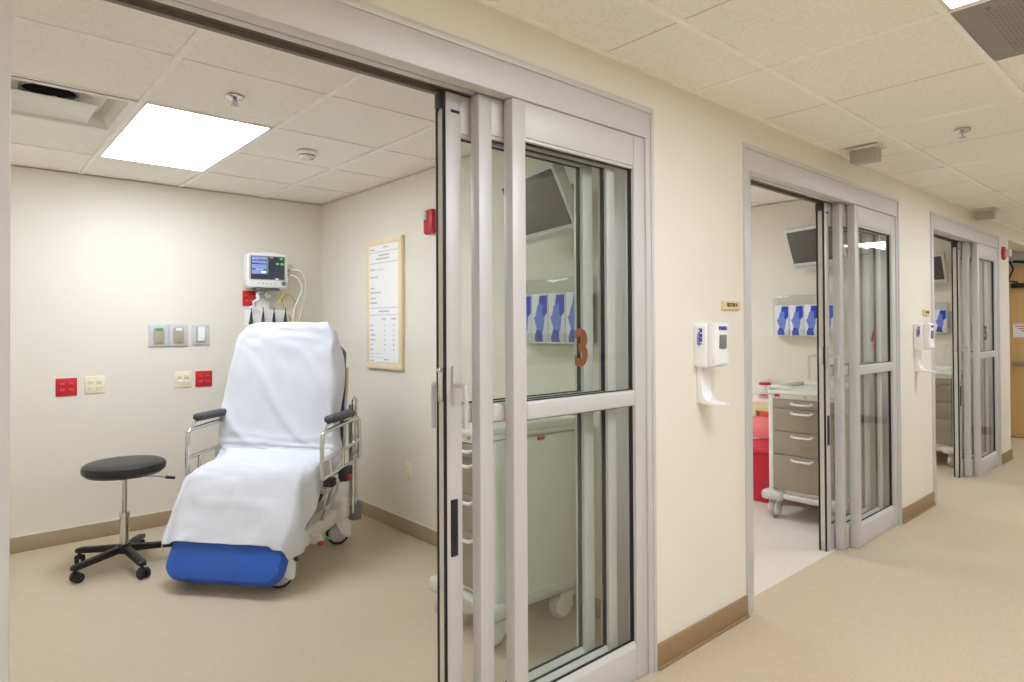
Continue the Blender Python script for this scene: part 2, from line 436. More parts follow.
# ------------------------------------------------------------------ sliding doors
ORD = ['nearest', 'second', 'farthest']
def panel_parts(t, wid, h, num=None, lead=False, pull=False, y0=0.0, th=0.045, stile=0.06, rst=0.07):
    """one glazed leaf, local x 0..wid, y 0..th, z 0..h"""
    zb, z1, z2, zt = 0.139, 1.084, 1.146, 2.043
    A = M['alu']
    obj('stile', MB().box(0, stile, 0, th, 0, h, 0.003), A, t)
    obj('stile', MB().box(wid-rst, wid, 0, th, 0, h, 0.003), A, t)
    tr = MB().box(stile, wid-rst, 0.002, th-0.002, zt, h, 0.002).box(stile, wid-rst, 0.006, th-0.006, zt-0.012, zt, 0.002)
    obj('top_rail', tr, A, t)
    obj('mid_rail', MB().box(stile, wid-rst, -0.002, th+0.002, z1, z2, 0.008, 3), A, t)
    obj('bottom_rail', MB().box(stile, wid-rst, 0.002, th-0.002, 0, zb-0.012, 0.002).prism([(0.002, zb-0.012), (th-0.002, zb-0.012), (th/2+0.008, zb+0.008), (th/2-0.008, zb+0.008)], stile, wid-rst, 'x'), A, t)
    gk = MB()
    for a, b in ((zb+0.006, z1), (z2, zt-0.012)):
        gk.box(wid-rst-0.005, wid-rst, th/2-0.008, th/2+0.008, a, b)
        gk.box(stile, stile+0.003, th/2-0.006, th/2+0.006, a, b)
        gk.box(stile, wid-rst, th/2-0.006, th/2+0.006, a, a+0.0035)
        gk.box(stile, wid-rst, th/2-0.006, th/2+0.006, b-0.0035, b)
    obj('gasket', gk, M['gasket'], t)
    for a, b in ((zb+0.006, z1), (z2, zt-0.012)):
        gl = obj('glass_pane', MB().box(stile+0.001, wid-rst-0.001, th/2-0.003, th/2+0.003, a+0.001, b-0.001), M['glass'], t)
    if num:
        nm = MB().text(num, 0.185, 0.003, Matrix.Translation((0.352, th/2-0.0045, 1.315)) @ Matrix.Rotation(PI/2, 4, 'X') @ Matrix.Diagonal((0.86, 1, 1, 1)), bold=0.006)
        obj('door_number', nm, M['num'], t)
    if lead:
        # leading edge: two black seals with a pale pile strip between
        obj('edge_seal', MB().box(-0.007, 0, 0.0, 0.012, 0.0, h-0.05, 0.002), M['gasket'], t)
        obj('edge_seal', MB().box(-0.007, 0, th-0.012, th, 0.0, h-0.05, 0.002), M['gasket'], t)
        obj('pile_strip', MB().box(-0.005, 0, 0.012, th-0.012, 0.06, h-0.06), M['gasket_g'], t)
        obj('end_cap', MB().box(-0.009, 0.0, -0.001, th+0.001, h-0.05, h, 0.002), M['dark_pl'], t)
        lt = MB().box(-0.009, -0.002, 0.012, th-0.012, 1.16, 1.27, 0.001).box(-0.02, -0.006, 0.015, 0.03, 1.255, 1.268, 0.003)
        obj('latch', lt, M['chrome'], t)
        # hall-side handle: plate, stem, hanging grip
        hp = MB().box(0.018, 0.034, -0.012, 0.0, 1.15, 1.275, 0.003)
        hd = obj('handle', hp, M['alu'], t)
        gp = MB().tube([(0.026, -0.008, 1.212), (0.027, -0.06, 1.212), (0.027, -0.066, 1.206), (0.027, -0.066, 1.075)], 0.0085, 10, smooth=1)
        obj('grip', gp, M['alu'], hd)
        # room-side handle
        hp = MB().box(0.018, 0.034, th, th+0.012, 1.15, 1.275, 0.003)
        hd = obj('handle', hp, M['alu'], t)
        gp = MB().tube([(0.026, th+0.008, 1.212), (0.027, th+0.06, 1.212), (0.027, th+0.066, 1.206), (0.027, th+0.066, 1.06)], 0.0085, 10, smooth=1)
        obj('grip', gp, M['alu'], hd)
        # flush pull
        fp = MB().box(0.013, 0.041, -0.004, 0.001, 0.655, 0.84, 0.008, 3)
        f = obj('flush_pull', fp, M['black_pl'], t)
        obj('recess', MB().box(0.019, 0.033, -0.0055, -0.0035, 0.69, 0.805, 0.002), M['gasket'], f)
        # small maker's plate slot on top rail
        obj('vent_slot', MB().box(0.02, 0.055, -0.002, 0.0, h-0.065, h-0.055, 0.001), M['gasket'], t)

def build_door(k):
    x = X0 + PITCH*k
    d = thing('door_%d' % (k+1), '%s aluminium sliding-door frame with header and jambs in the hall wall' % ORD[k], 'door frame', (x, 0, 0))
    struct(d)
    hd = MB().box(0, DW, -0.006, 0.046, 2.17, HTOP, 0.002).box(0, DW, 0.046, 0.185, 2.24, HTOP)
    hd.box(0.0, DW, -0.012, -0.004, 2.274, HTOP+0.004, 0.002)
    obj('header', hd, M['alu'], d)
    tk = MB().box(0.069, 2.103, 0.07, 0.100, 2.178, 2.242, 0.002)
    obj('track', tk, M['alu'], d)
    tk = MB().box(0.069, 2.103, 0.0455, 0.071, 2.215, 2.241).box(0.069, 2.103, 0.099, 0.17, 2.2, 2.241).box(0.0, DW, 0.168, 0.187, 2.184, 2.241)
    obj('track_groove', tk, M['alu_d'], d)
    obj('jamb', MB().box(0, 0.069, -0.006, 0.185, 0, 2.17, 0.002).box(0, 0.02, -0.012, -0.004, 0, 2.274, 0.002), M['alu'], d)
    obj('jamb', MB().box(2.103, DW, -0.006, 0.185, 0, 2.17, 0.002).box(DW-0.018, DW, -0.012, -0.004, 0, 2.274, 0.002), M['alu'], d)
    return d
nums = ['3', '4', '5']
for k in range(3):
    x = X0 + PITCH*k
    build_door(k)
    where = ['nearest doorway', 'second doorway', 'farthest doorway'][k]
    f = thing('fixed_glass_panel', 'fixed glass door panel in the %s, bearing the brown number %s' % (where, nums[k]), 'glass door panel', (x+1.384, 0.0, 0.003), 0, 'fixed door panels')
    panel_parts(f, 0.717, 2.165, num=nums[k])
    s = thing('sliding_glass_panel', 'middle glass door leaf of the three stacked in the %s' % where, 'glass door panel', (x+1.283, 0.052, 0.002), 0, 'middle sliding leaves')
    panel_parts(s, 0.692, 2.17, stile=0.056, rst=0.05)
    s = thing('sliding_glass_panel', 'innermost glass door leaf with handles and black edge seals, %s' % where, 'glass door panel', (x+1.189, 0.106, 0.002), 0, 'leading sliding leaves')
    panel_parts(s, 0.713, 2.17, lead=True, th=0.05, stile=0.062, rst=0.056)

# ------------------------------------------------------------------ ceiling fixtures
def ceil_light(name, label, xa, xb, ya, yb, lampm, group):
    cx_, cy_ = (xa+xb)/2, (ya+yb)/2
    t = thing(name, label, 'ceiling light', (cx_, cy_, CEIL-0.003), 0, group)
    a, b = (xb-xa)/2, (yb-ya)/2
    fr = MB()
    fr.box(-a, a, -b, -b+0.012, 0, 0.012).box(-a, a, b-0.012, b, 0, 0.012).box(-a, -a+0.012, -b, b, 0, 0.012).box(a-0.012, a, -b, b, 0, 0.012)
    obj('frame', fr, M['diff'], t)
    obj('diffuser', MB().box(-a+0.012, a-0.012, -b+0.012, b-0.012, 0.002, 0.0105), lampm, t)
    return t
for k in range(3):
    o = PITCH*k
    ceil_light('ceiling_light', ['bright white light panel in the ceiling above the near room', 'bright light panel in the ceiling of the second room', 'bright light panel in the ceiling of the farthest room'][k], 0.667+o, 1.253+o, 1.70, 2.90, M['lamp_room'], 'room ceiling lights')
for i, xa in enumerate((-2.395+0.0, 1.265, 4.925, 8.585)):
    if i < 3: ceil_light('ceiling_light', ['light panel over the open station, farthest left', 'light panel over the open station, middle one', 'light panel over the open station, rightmost one'][i], -2.383+2.44*i, -1.187+2.44*i, -3.993, -3.407, M['lamp_hall'], 'station ceiling lights')  # unseen panels added as fill, to brighten the hall wall and ceilings
    ceil_light('ceiling_light', ['hall light panel above the hall left of the nearest doorway', 'hall light panel beside the grey return grille', 'hall light panel over the hall by the second doorway', 'hall light panel at the far end of the hall'][i], xa+0.012, xa+1.208, -1.553, -0.967, M['lamp_hall'], 'hall ceiling lights')

# return grille in the hall ceiling
t = thing('return_grille', 'grey perforated return air grille set into the hall ceiling', 'vent', (2.79, -1.26, CEIL-0.004))
obj('frame', MB().box(-0.29, 0.29, -0.29, 0.29, 0, 0.014, 0.003), M['grille'], t)
hm = MB()
for i in range(-18, 18):
    for j in range(-18, 18):
        if (i+j) % 2 == 0: hm.box(i*0.0125-0.003, i*0.0125+0.003, j*0.0125-0.003, j*0.0125+0.003, -0.0006, 0.001)
ho = obj('perforation', hm, M['hole'], t)
obj('screw', MB().cyl((-0.245, 0.2, -0.003), (-0.245, 0.2, 0.002), 0.008, n=12), M['grey_pl'], t)

# sprinklers
def sprinkler(label, x, y):
    t = thing('sprinkler', label, 'sprinkler', (x, y, CEIL), 0, 'ceiling sprinklers')
    obj('escutcheon', MB().lathe([(0, 0.0), (0.04, 0.0), (0.038, -0.004), (0.018, -0.012), (0.014, -0.012), (0, -0.012)]), M['chrome'], t)
    obj('body', MB().cyl((0, 0, -0.01), (0, 0, -0.02), 0.009, 0.007, 12).tube([(0.009, 0, -0.018), (0.011, 0, -0.027), (0, 0, -0.037)], 0.0022, 6).tube([(-0.009, 0, -0.018), (-0.011, 0, -0.027), (0, 0, -0.037)], 0.0022, 6), M['steel'], t)
    obj('bulb', MB().cyl((0, 0, -0.02), (0, 0, -0.036), 0.003, n=8), M['gas_body'], t)
    df = MB().cyl((0, 0, -0.037), (0, 0, -0.039), 0.013, n=16)
    for i in range(8): df.box(0.012, 0.019, -0.002, 0.002, -0.039, -0.0375, mtx=Matrix.Rotation(i*PI/4, 4, 'Z'))
    obj('deflector', df, M['steel'], t)
sprinkler('chrome sprinkler head in the near room ceiling beside the light panel', 0.957, 1.368)
sprinkler('chrome sprinkler head in the hall ceiling', 4.05, -0.63)

# smoke detector
t = thing('smoke_detector', 'round white smoke detector on the near room ceiling', 'smoke detector', (1.575, 2.017, CEIL))
obj('base', MB().lathe([(0, 0), (0.06, 0), (0.06, -0.012), (0.052, -0.018), (0, -0.018)]), M['white_pl'], t)
obj('chamber', MB().lathe([(0.046, -0.018), (0.044, -0.03), (0.034, -0.042), (0, -0.045)]), M['off_pl'], t)
obj('vent_ring', MB().lathe([(0.0465, -0.021), (0.0475, -0.024), (0.0462, -0.027)]), M['grey_pl'], t)
obj('indicator', MB().cyl((0.02, -0.018, -0.045), (0.02, -0.018, -0.041), 0.012, n=12), M['gas_body'], t)

# square air diffuser, its centre plate hanging open at one side
t = thing('air_diffuser', 'white square air diffuser with dark round duct opening, near room ceiling', 'vent', (0.35, 2.005, CEIL))
def ring(m, a, b, za, zb):
    """square sloping ring from half-size a at za to half-size b at zb"""
    bm = bmesh.new()
    A = [bm.verts.new((sx*a, sy*a, za)) for sx, sy in ((-1, -1), (1, -1), (1, 1), (-1, 1))]
    B = [bm.verts.new((sx*b, sy*b, zb)) for sx, sy in ((-1, -1), (1, -1), (1, 1), (-1, 1))]
    A2 = [bm.verts.new((v.co.x, v.co.y, v.co.z+0.003)) for v in A]; B2 = [bm.verts.new((v.co.x, v.co.y, v.co.z+0.003)) for v in B]
    for i in range(4):
        j = (i+1) % 4
        bm.faces.new((A[i], A[j], B[j], B[i])); bm.faces.new((A2[i], B2[i], B2[j], A2[j]))
        bm.faces.new((A[i], A2[i], A2[j], A[j])); bm.faces.new((B[i], B[j], B2[j], B2[i]))
    bmesh.ops.recalc_face_normals(bm, faces=bm.faces)
    m._merge(bm); return m
fm = ring(MB(), 0.294, 0.262, -0.003, -0.003)
obj('frame', fm, M['diff'], t)
hood = ring(MB(), 0.264, 0.235, -0.003, 0.03); ring(hood, 0.235, 0.215, 0.03, 0.066)
hood.box(-0.295, 0.295, -0.295, 0.295, 0.066, 0.09)
obj('hood', hood, M['diff'], t)
obj('duct', MB().lathe([(0.0, 0.0655), (0.10, 0.0655), (0.105, 0.063), (0.10, 0.0605), (0, 0.0605)], c=(-0.01, -0.01, 0), n=36), M['duct'], t)
obj('duct_collar', MB().lathe([(0.105, 0.066), (0.105, 0.05), (0.115, 0.05), (0.115, 0.066)], c=(-0.01, -0.01, 0), n=36), M['lgrey_pl'], t)
pm = MB().box(-0.175, 0.165, -0.125, 0.2, -0.004, 0.0, 0.004)
obj('center_plate', pm, M['diff'], t)
obj('hanger', MB().box(-0.12, 0.12, 0.03, 0.045, 0.004, 0.012, 0.001).box(-0.12, -0.11, 0.03, 0.045, 0.01, 0.05).box(0.1, 0.11, 0.03, 0.045, 0.01, 0.05).box(-0.008, 0.008, -0.11, 0.12, 0.0, 0.008), M['lgrey_pl'], t)

# nurse-call dome lights
def dome_light(label, x, y):
    t = thing('dome_light', label, 'signal light', (x, y, CEIL), 0, 'nurse call dome lights')
    obj('base_plate', MB().box(-0.07, 0.07, -0.09, 0.09, -0.012, 0, 0.003), M['off_pl'], t)
    obj('lens', MB().prism([(-0.072, -0.012), (0.072, -0.012), (0.07, -0.085), (-0.07, -0.085)], -0.045, 0.045, 'x', bev=0.004), M['frost'], t)
    sm = MB()
    for i in range(5): sm.box(-0.0472, -0.044, -0.055+i*0.0275-0.0015, -0.055+i*0.0275+0.0015, -0.08, -0.016)
    obj('divider', sm, M['lgrey_pl'], t)
dome_light('grey nurse call dome light on the hall ceiling near the second doorway', 4.02, -0.16)
dome_light('grey nurse call dome light on the hall ceiling near the farthest doorway', 7.0, -0.1)

# ------------------------------------------------------------------ hall wall fixtures
def sanitizer(label, x):
    t = thing('sanitizer_dispenser', label, 'dispenser', (x, 0, 1.06), 0, 'hand sanitizer dispensers')
    # local: x 0..0.12, y -0.1..0, z 0..0.35
    obj('housing', MB().prism([(0.004, 0.163), (0.122, 0.163), (0.126, 0.18), (0.126, 0.34), (0.118, 0.355), (0.008, 0.355), (0.0, 0.342), (0.0, 0.18)], -0.062, 0.0, 'y', bev=0.006), M['white_pl'], t)
    fc = obj('front_cover', MB().prism([(-0.062, 0.165), (-0.062, 0.356), (-0.085, 0.362), (-0.106, 0.352), (-0.1, 0.25), (-0.106, 0.178), (-0.095, 0.165)], 0.01, 0.118, 'x', bev=0.006), M['white_pl'], t)
    obj('window', MB().box(0.042, 0.094, -0.108, -0.098, 0.245, 0.305, 0.003), M['grey_pl'], t)
    lb = MB().text('PURELL', 0.02, 0.002, Matrix.Translation((0.064, -0.1075, 0.333)) @ Matrix.Rotation(PI/2, 4, 'X'), bold=0.001)
    obj('front_logo', lb, M['purple'], t)
    lb = MB().text('PURELL', 0.023, 0.002, Matrix.Translation((-0.0006, -0.034, 0.295)) @ Matrix.Rotation(-PI/2, 4, 'Z') @ Matrix.Rotation(PI/2, 4, 'X') @ Matrix.Rotation(-PI/2, 4, 'Z'), bold=0.0014)
    obj('side_logo', lb, M['purple'], t)
    obj('logo_swoosh', MB().box(-0.001, 0.0012, -0.0215, -0.018, 0.262, 0.31), M['violet'], t)
    tr = MB().prism([(0.0, 0.17), (0.0, 0.0), (-0.09, -0.004), (-0.125, -0.002), (-0.125, 0.006), (-0.08, 0.008), (-0.04, 0.022), (-0.028, 0.05), (-0.024, 0.17)], 0.022, 0.098, 'x', bev=0.003)
    obj('drip_tray', tr, M['white_pl'], t)
sanitizer('white hand sanitizer dispenser on the wall between the first two doorways', 2.465)
sanitizer('white hand sanitizer dispenser on the wall just before the farthest doorway', 5.36)
def plate(label, x, txt, wd):
    t = thing('room_sign', label, 'sign', (x, 0, 1.5), 0, 'room number signs')
    obj('plate', MB().box(0, wd, -0.012, 0, -0.021, 0.021, 0.003), M['sign'], t)
    obj('lettering', MB().text(txt, 0.024, 0.002, Matrix.Translation((wd/2, -0.0125, 0.002)) @ Matrix.Rotation(PI/2, 4, 'X'), bold=0.0012), M['ink_d'], t)
plate('small tan room sign above the sanitizer left of the second doorway', 2.697, 'ROOM 4', 0.155)
plate('small tan room sign above the sanitizer left of the farthest doorway', 5.575, 'ROOM 5', 0.15)

# horn strobe near the hall end
t = thing('fire_alarm', 'red fire alarm with clear strobe on the wall past the farthest doorway', 'fire alarm', (8.14, 0, 2.14))
obj('body', MB().cyl((0, 0.001, 0), (0, -0.022, 0), 0.072, 0.066, 24), M['alarm_red'], t)
obj('strobe', MB().box(-0.03, 0.03, -0.072, -0.02, -0.035, 0.035, 0.012, 3), M['lens'], t)

# far end: maple door with automatic operator
d = thing('door_4', 'tan wooden door at the far end of the hall', 'door', (FAR-0.04, 0, 0))
struct(d)
obj('leaf', MB().box(0.0, 0.045, -0.32, 0.53, 0.01, 2.13, 0.002), M['door_wood'], d)
obj('frame', MB().box(-0.01, 0.14, 0.53, 0.6, 0, 2.2, 0.003).box(-0.01, 0.14, -0.37, -0.32, 0, 2.2, 0.003).box(-0.01, 0.14, -0.32, 0.53, 2.13, 2.2, 0.003), M['alu'], d)
pb = obj('push_bar', MB().box(-0.07, -0.02, -0.28, 0.26, 0.9, 0.95, 0.01), M['steel'], d)
obj('bracket', MB().box(-0.06, 0.0, 0.21, 0.25, 0.895, 0.955, 0.006).box(-0.06, 0.0, -0.28, -0.24, 0.895, 0.955, 0.006), M['steel'], pb)
t = thing('door_operator', 'grey automatic door operator box above the tan far door', 'door operator', (FAR, 0, 0))
obj('housing', MB().box(-0.14, 0.0, -0.3, 0.36, 2.2, 2.42, 0.008), M['lgrey_pl'], t)
obj('arm', MB().tube([(-0.1, 0.28, 2.2), (-0.1, 0.24, 2.1), (-0.16, 0.28, 1.95), (-0.09, 0.2, 1.93)], 0.012, 8).tube([(-0.1, 0.24, 2.19), (-0.12, -0.1, 2.13)], 0.014, 8), M['cable_k'], t)
tag(obj('door_magnet', MB().box(-0.1, -0.04, 0.12, 0.27, 1.86, 1.92, 0.015, 3).tube([(-0.07, 0.13, 1.88), (-0.08, 0.08, 1.8), (-0.07, -0.05, 1.78), (-0.05, -0.2, 1.79)], 0.008, 8, smooth=2), M['cable_k']), 'black door holder with curved cord on the tan far door', 'door holder', loc=(FAR, 0, 0))
t = thing('notice', 'white paper notice with red print on the tan far door', 'notice', (FAR-0.04, 0.17, 1.33))
obj('sheet', MB().box(-0.003, 0.0, -0.09, 0.09, -0.09, 0.09), M['paper'], t)
ln = MB()
for i in range(3): ln.box(-0.0042, -0.0025, -0.07, 0.07-0.03*i, 0.05-0.028*i, 0.064-0.028*i)
ln.box(-0.0042, -0.0025, -0.085, 0.085, 0.078, 0.084).box(-0.0042, -0.0025, -0.085, 0.085, -0.084, -0.078)
obj('red_print', ln, M['scr_pink'] if False else mat('red_print', (206, 110, 120), 0.7), t)

# ------------------------------------------------------------------ room wall fixtures
def outlet(label, x, z, colm, gang=2, y=BACK, group='power outlets', w=0.117, h=0.117):
    t = thing('power_outlet', label, 'power outlet', (x, y+0.0005, z), 0, group)
    obj('cover_plate', MB().box(-w/2, w/2, -0.007, 0.0, -h/2, h/2, 0.003), colm, t)
    for i in range(gang):
        cx_ = (i-(gang-1)/2)*0.046
        fc = obj('receptacle', MB().box(cx_-0.015, cx_+0.015, -0.011, -0.006, 0.006, 0.034, 0.004).box(cx_-0.015, cx_+0.015, -0.011, -0.006, -0.034, -0.006, 0.004), colm, t)
        for zc in (0.02, -0.02):
            s = MB().box(cx_-0.008, cx_-0.005, -0.0116, -0.009, zc-0.003, zc+0.007).box(cx_+0.005, cx_+0.008, -0.0116, -0.009, zc-0.003, zc+0.007)
            obj('slot', s, M['gas_body'] if colm is M['ivory'] else M['lgrey_pl'], fc)
    return t
outlet('red power outlet at the far left of the back wall', 0.579, 1.025, M['red'])
outlet('ivory power outlet right beside the leftmost red outlet, behind the stool', 0.738, 1.032, M['ivory'])
outlet('ivory power outlet just left of the red outlet by the stretcher chair', 1.281, 1.036, M['ivory'])
outlet('red power outlet on the back wall just left of the stretcher chair', 1.424, 1.033, M['red'])
outlet('red power outlet half hidden beneath the patient monitor', 1.755, 1.64, M['red'], w=0.1, h=0.12)
t = outlet('small ivory power outlet low on the right wall of the near room', 0, 0.43, M['ivory'], gang=1, w=0.075, h=0.115)
t.location = (RW-0.003, 2.15, 0.43); t.rotation_euler = (0, 0, -PI/2)

def gas_outlet(label, x, tag_m, wd=0.128, hh=0.16):
    t = thing('gas_outlet', label, 'gas outlet', (x, BACK, 1.36), 0, 'medical gas outlets')
    obj('plate', MB().box(-wd/2, wd/2, -0.012, 0, -hh/2, hh/2, 0.004), M['gas_plate'], t)
    b = obj('body', MB().prism([(-0.034, -0.05), (-0.03, -0.058), (0.03, -0.058), (0.034, -0.05), (0.036, 0), (0.032, 0.055), (-0.032, 0.055), (-0.036, 0)], -0.022, -0.01, 'y', bev=0.003), M['gas_body'], t)
    obj('label_tab', MB().box(-0.022, 0.022, -0.025, -0.02, 0.03, 0.05, 0.002), tag_m, b)
    obj('socket', MB().cyl((0, -0.021, -0.012), (0, -0.026, -0.012), 0.014, n=16).cyl((0, -0.026, -0.012), (0, -0.027, -0.012), 0.008, n=12), M['gas_body'], b)
gas_outlet('medical gas outlet with a green tab, leftmost grey plate on the back wall', 1.122, M['green'])
gas_outlet('medical gas outlet with a white tab, middle grey plate on the back wall', 1.251, M['white_pl'])
t = thing('slide_bracket', 'grey plate with a white slide holder, rightmost of three on the back wall', 'wall bracket', (1.402, BACK+0.001, 1.362))
obj('plate', MB().box(-0.062, 0.062, -0.012, 0, -0.076, 0.076, 0.004), M['gas_plate'], t)
obj('bezel', MB().box(-0.034, 0.034, -0.018, -0.01, -0.056, 0.058, 0.005), M['lgrey_pl'], t)
obj('slide', MB().box(-0.024, 0.026, -0.03, -0.016, -0.05, 0.055, 0.005), M['white_pl'], t)

# chart board on the right wall
t = thing('chart_board', 'tall white printed care chart in a pale wooden frame', 'wall chart', (RW, 2.447, 1.578))
# local: face at -x ; y +-0.245 ; z +-0.467
bw, bh = 0.247, 0.467
fr = MB().box(-0.028, 0, -bw, bw, -bh, -bh+0.045, 0.003).box(-0.028, 0, -bw, bw, bh-0.04, bh, 0.003).box(-0.028, 0, -bw, -bw+0.045, -bh+0.045, bh-0.04, 0.003).box(-0.028, 0, bw-0.04, bw, -bh+0.045, bh-0.04, 0.003)
obj('frame', fr, M['wood'], t)
pp = obj('chart_face', MB().box(-0.024, -0.004, -bw+0.04, bw-0.035, -bh+0.04, bh-0.035), M['paper'], t)
pr = MB()
def ln_(ya, yb, z, th=0.004): pr.box(-0.0252, -0.0235, -ya, -yb, z-th/2, z+th/2)   # ya,yb measured rightwards from centre
def word(ya, z, n, th=0.010):
    y = ya
    for i in range(n):
        L = random.uniform(0.006, 0.012); pr.box(-0.0252, -0.0235, -(y+L), -y, z-th/2, z+th/2); y += L+0.003
L, R_ = -0.2, 0.2
word(-0.19, 0.395, 6); word(0.0, 0.405, 6); ln_(L, R_, 0.375)
word(-0.07, 0.35, 12); word(-0.11, 0.325, 17); ln_(L, R_, 0.295)
word(-0.19, 0.25, 6); ln_(-0.09, 0.0, 0.246); word(-0.19, 0.195, 9)
for z, n in ((0.115, 5), (0.082, 12), (0.042, 7), (0.008, 9)): word(-0.19, z, n)
ln_(L, R_, -0.03); word(-0.07, -0.055, 12); ln_(L, R_, -0.08)
word(-0.02, -0.11, 5); word(0.1, -0.11, 6)
for i, z in enumerate((-0.155, -0.19, -0.225, -0.26, -0.295, -0.33)):
    word(-0.19, z, (3, 3, 7, 6, 3, 4)[i]); word(0.01, z, 1, 0.014); word(0.13, z, 1, 0.014)
ln_(L, -0.01, -0.36, 0.003); ln_(L, -0.01, -0.385, 0.003)
word(0.0, -0.4, 6); word(-0.19, -0.412, 4); ln_(-0.1, R_, -0.42, 0.003)
obj('printing', pr, M['ink'], pp)

# strobe on the right wall
t = thing('fire_strobe', 'red fire strobe with clear lens high on the near room wall', 'fire alarm', (RW, 1.865, 2.09))
obj('body', MB().box(-0.04, 0.002, -0.055, 0.055, -0.08, 0.08, 0.018, 3), M['alarm_red'], t)
obj('lens', MB().box(-0.06, -0.035, 0.0, 0.045, 0.01, 0.065, 0.01, 3), M['lens'], t)

# ------------------------------------------------------------------ patient monitor on its wall channel
t = thing('monitor_mount', 'white wall channel and accessory tray holding up the patient monitor', 'wall mount', (1.86, BACK, 0))
obj('channel', MB().box(-0.04, 0.04, -0.045, -0.0, 0.9, 1.68, 0.006).box(-0.012, 0.012, -0.052, -0.044, 0.92, 1.66, 0.002), M['white_pl'], t)
obj('arm', MB().box(-0.025, 0.025, -0.12, -0.04, 1.645, 1.675, 0.006).cyl((0, -0.1, 1.66), (0, -0.1, 1.705), 0.018), M['lgrey_pl'], t)
obj('monitor_plate', MB().box(-0.1, 0.08, -0.15, -0.05, 1.7, 1.717, 0.004), M['grey_pl'], t)
tr = MB().box(-0.155, 0.18, -0.08, -0.045, 1.26, 1.55, 0.008)
ty = obj('tray', tr, M['white_pl'], t)
for i, xx in enumerate((-0.125, -0.035, 0.05, 0.14)):
    obj('hook', MB().box(xx-0.012, xx+0.012, -0.086, -0.078, 1.44, 1.46, 0.003), M['lgrey_pl'], ty)
mon = thing('patient_monitor', 'white patient monitor with lit blue screen on the back wall', 'monitor', (1.845, BACK-0.1, 1.718), math.radians(-6))
hs = MB().prism([(-0.152, 0.02), (-0.135, 0.0), (0.138, 0.0), (0.152, 0.02), (0.152, 0.235), (0.14, 0.262), (0.08, 0.266), (0.05, 0.276), (-0.05, 0.276), (-0.08, 0.266), (-0.14, 0.262), (-0.152, 0.235)], -0.07, 0.05, 'y', bev=0.01)
obj('housing', hs, M['white_pl'], mon)
obj('bezel', MB().box(-0.135, 0.135, -0.0725, -0.066, 0.058, 0.246, 0.003), M['lgrey_pl'], mon)
sc = obj('screen', MB().box(-0.125, 0.125, -0.0745, -0.07, 0.064, 0.24, 0.001), M['scr_dark'], mon)
bl = MB()
for z0, z1 in ((0.212, 0.236), (0.185, 0.205), (0.143, 0.178), (0.104, 0.136)): bl.box(-0.118, -0.008, -0.0752, -0.074, z0, z1)
obj('waveform_panel', bl, M['scr_blue'], sc)
pl_ = MB().box(-0.112, -0.102, -0.0757, -0.0745, 0.214, 0.222).box(-0.05, -0.014, -0.0757, -0.0745, 0.112, 0.126).box(0.055, 0.08, -0.0757, -0.074, 0.066, 0.074).box(-0.09, -0.03, -0.0757, -0.0745, 0.138, 0.142)
obj('pale_readout', pl_, M['scr_pale'], sc)
obj('green_readout', MB().box(0.09, 0.112, -0.0757, -0.074, 0.218, 0.234).box(0.062, 0.084, -0.0757, -0.074, 0.178, 0.194).box(0.094, 0.12, -0.0757, -0.074, 0.178, 0.194).box(-0.004, 0.002, -0.0757, -0.074, 0.11, 0.235), M['scr_green'], sc)
obj('pink_readout', MB().box(0.014, 0.04, -0.0757, -0.074, 0.226, 0.236), M['scr_pink'], sc)
wl = MB()
for z in (0.21, 0.183, 0.141): wl.tube([(-0.115+i*0.01, -0.0753, z+random.uniform(-0.003, 0.006)) for i in range(11)], 0.0012, 4)
obj('waveform', wl, M['scr_navy'], sc)
for i in range(5): obj('button', MB().box(-0.065+i*0.03-0.008, -0.065+i*0.03+0.008, -0.0735, -0.069, 0.03, 0.037, 0.002), M['beige'] if i == 4 else M['lgrey_pl'], mon)
obj('knob', MB().cyl((0.122, -0.07, 0.036), (0.122, -0.088, 0.036), 0.018, 0.015), M['grey_pl'], mon)
for z in (0.11, 0.145): obj('connector', MB().cyl((0.155, -0.02, z), (0.176, -0.022, z), 0.009, n=12), M['lgrey_pl'], mon)
obj('base_foot', MB().box(-0.1, 0.1, -0.06, 0.04, -0.0, 0.006, 0.002), M['grey_pl'], mon)

def cable(label, pts, m, r=0.006): return tag(obj('patient_cable', MB().tube(pts, r, 8, smooth=3), m), label, 'cable', 'cables hanging by the monitor')
cable('outer white cable looping from the monitor side down behind the chair', [(2.024, 3.372, 1.866), (2.08, 3.345, 1.868), (2.10, 3.33, 1.86), (2.15, 3.35, 1.78), (2.15, 3.40, 1.6), (2.10, 3.42, 1.42), (2.06, 3.42, 1.2)], M['cable_w'])
cable('inner white cable hanging from the lower monitor plug to the tray', [(2.024, 3.37, 1.83), (2.08, 3.34, 1.81), (2.12, 3.34, 1.72), (2.08, 3.36, 1.62), (2.055, 3.38, 1.54), (2.05, 3.385, 1.44)], M['cable_w'])
cable('yellow looped cable hanging under the right of the monitor', [(1.94, 3.40, 1.60), (1.98, 3.40, 1.672), (2.04, 3.40, 1.68), (2.09, 3.42, 1.62), (2.10, 3.43, 1.5), (2.085, 3.46, 1.43), (2.07, 3.455, 1.48), (1.99, 3.42, 1.58), (1.985, 3.42, 1.64)], M['cable_y'], 0.005)
cable('coiled grey-white blood pressure hose under the left of the monitor', [(1.80, 3.40, 1.69), (1.765, 3.38, 1.66), (1.785, 3.37, 1.63), (1.74, 3.38, 1.61), (1.755, 3.39, 1.58), (1.72, 3.40, 1.56)], M['lens'], 0.010)
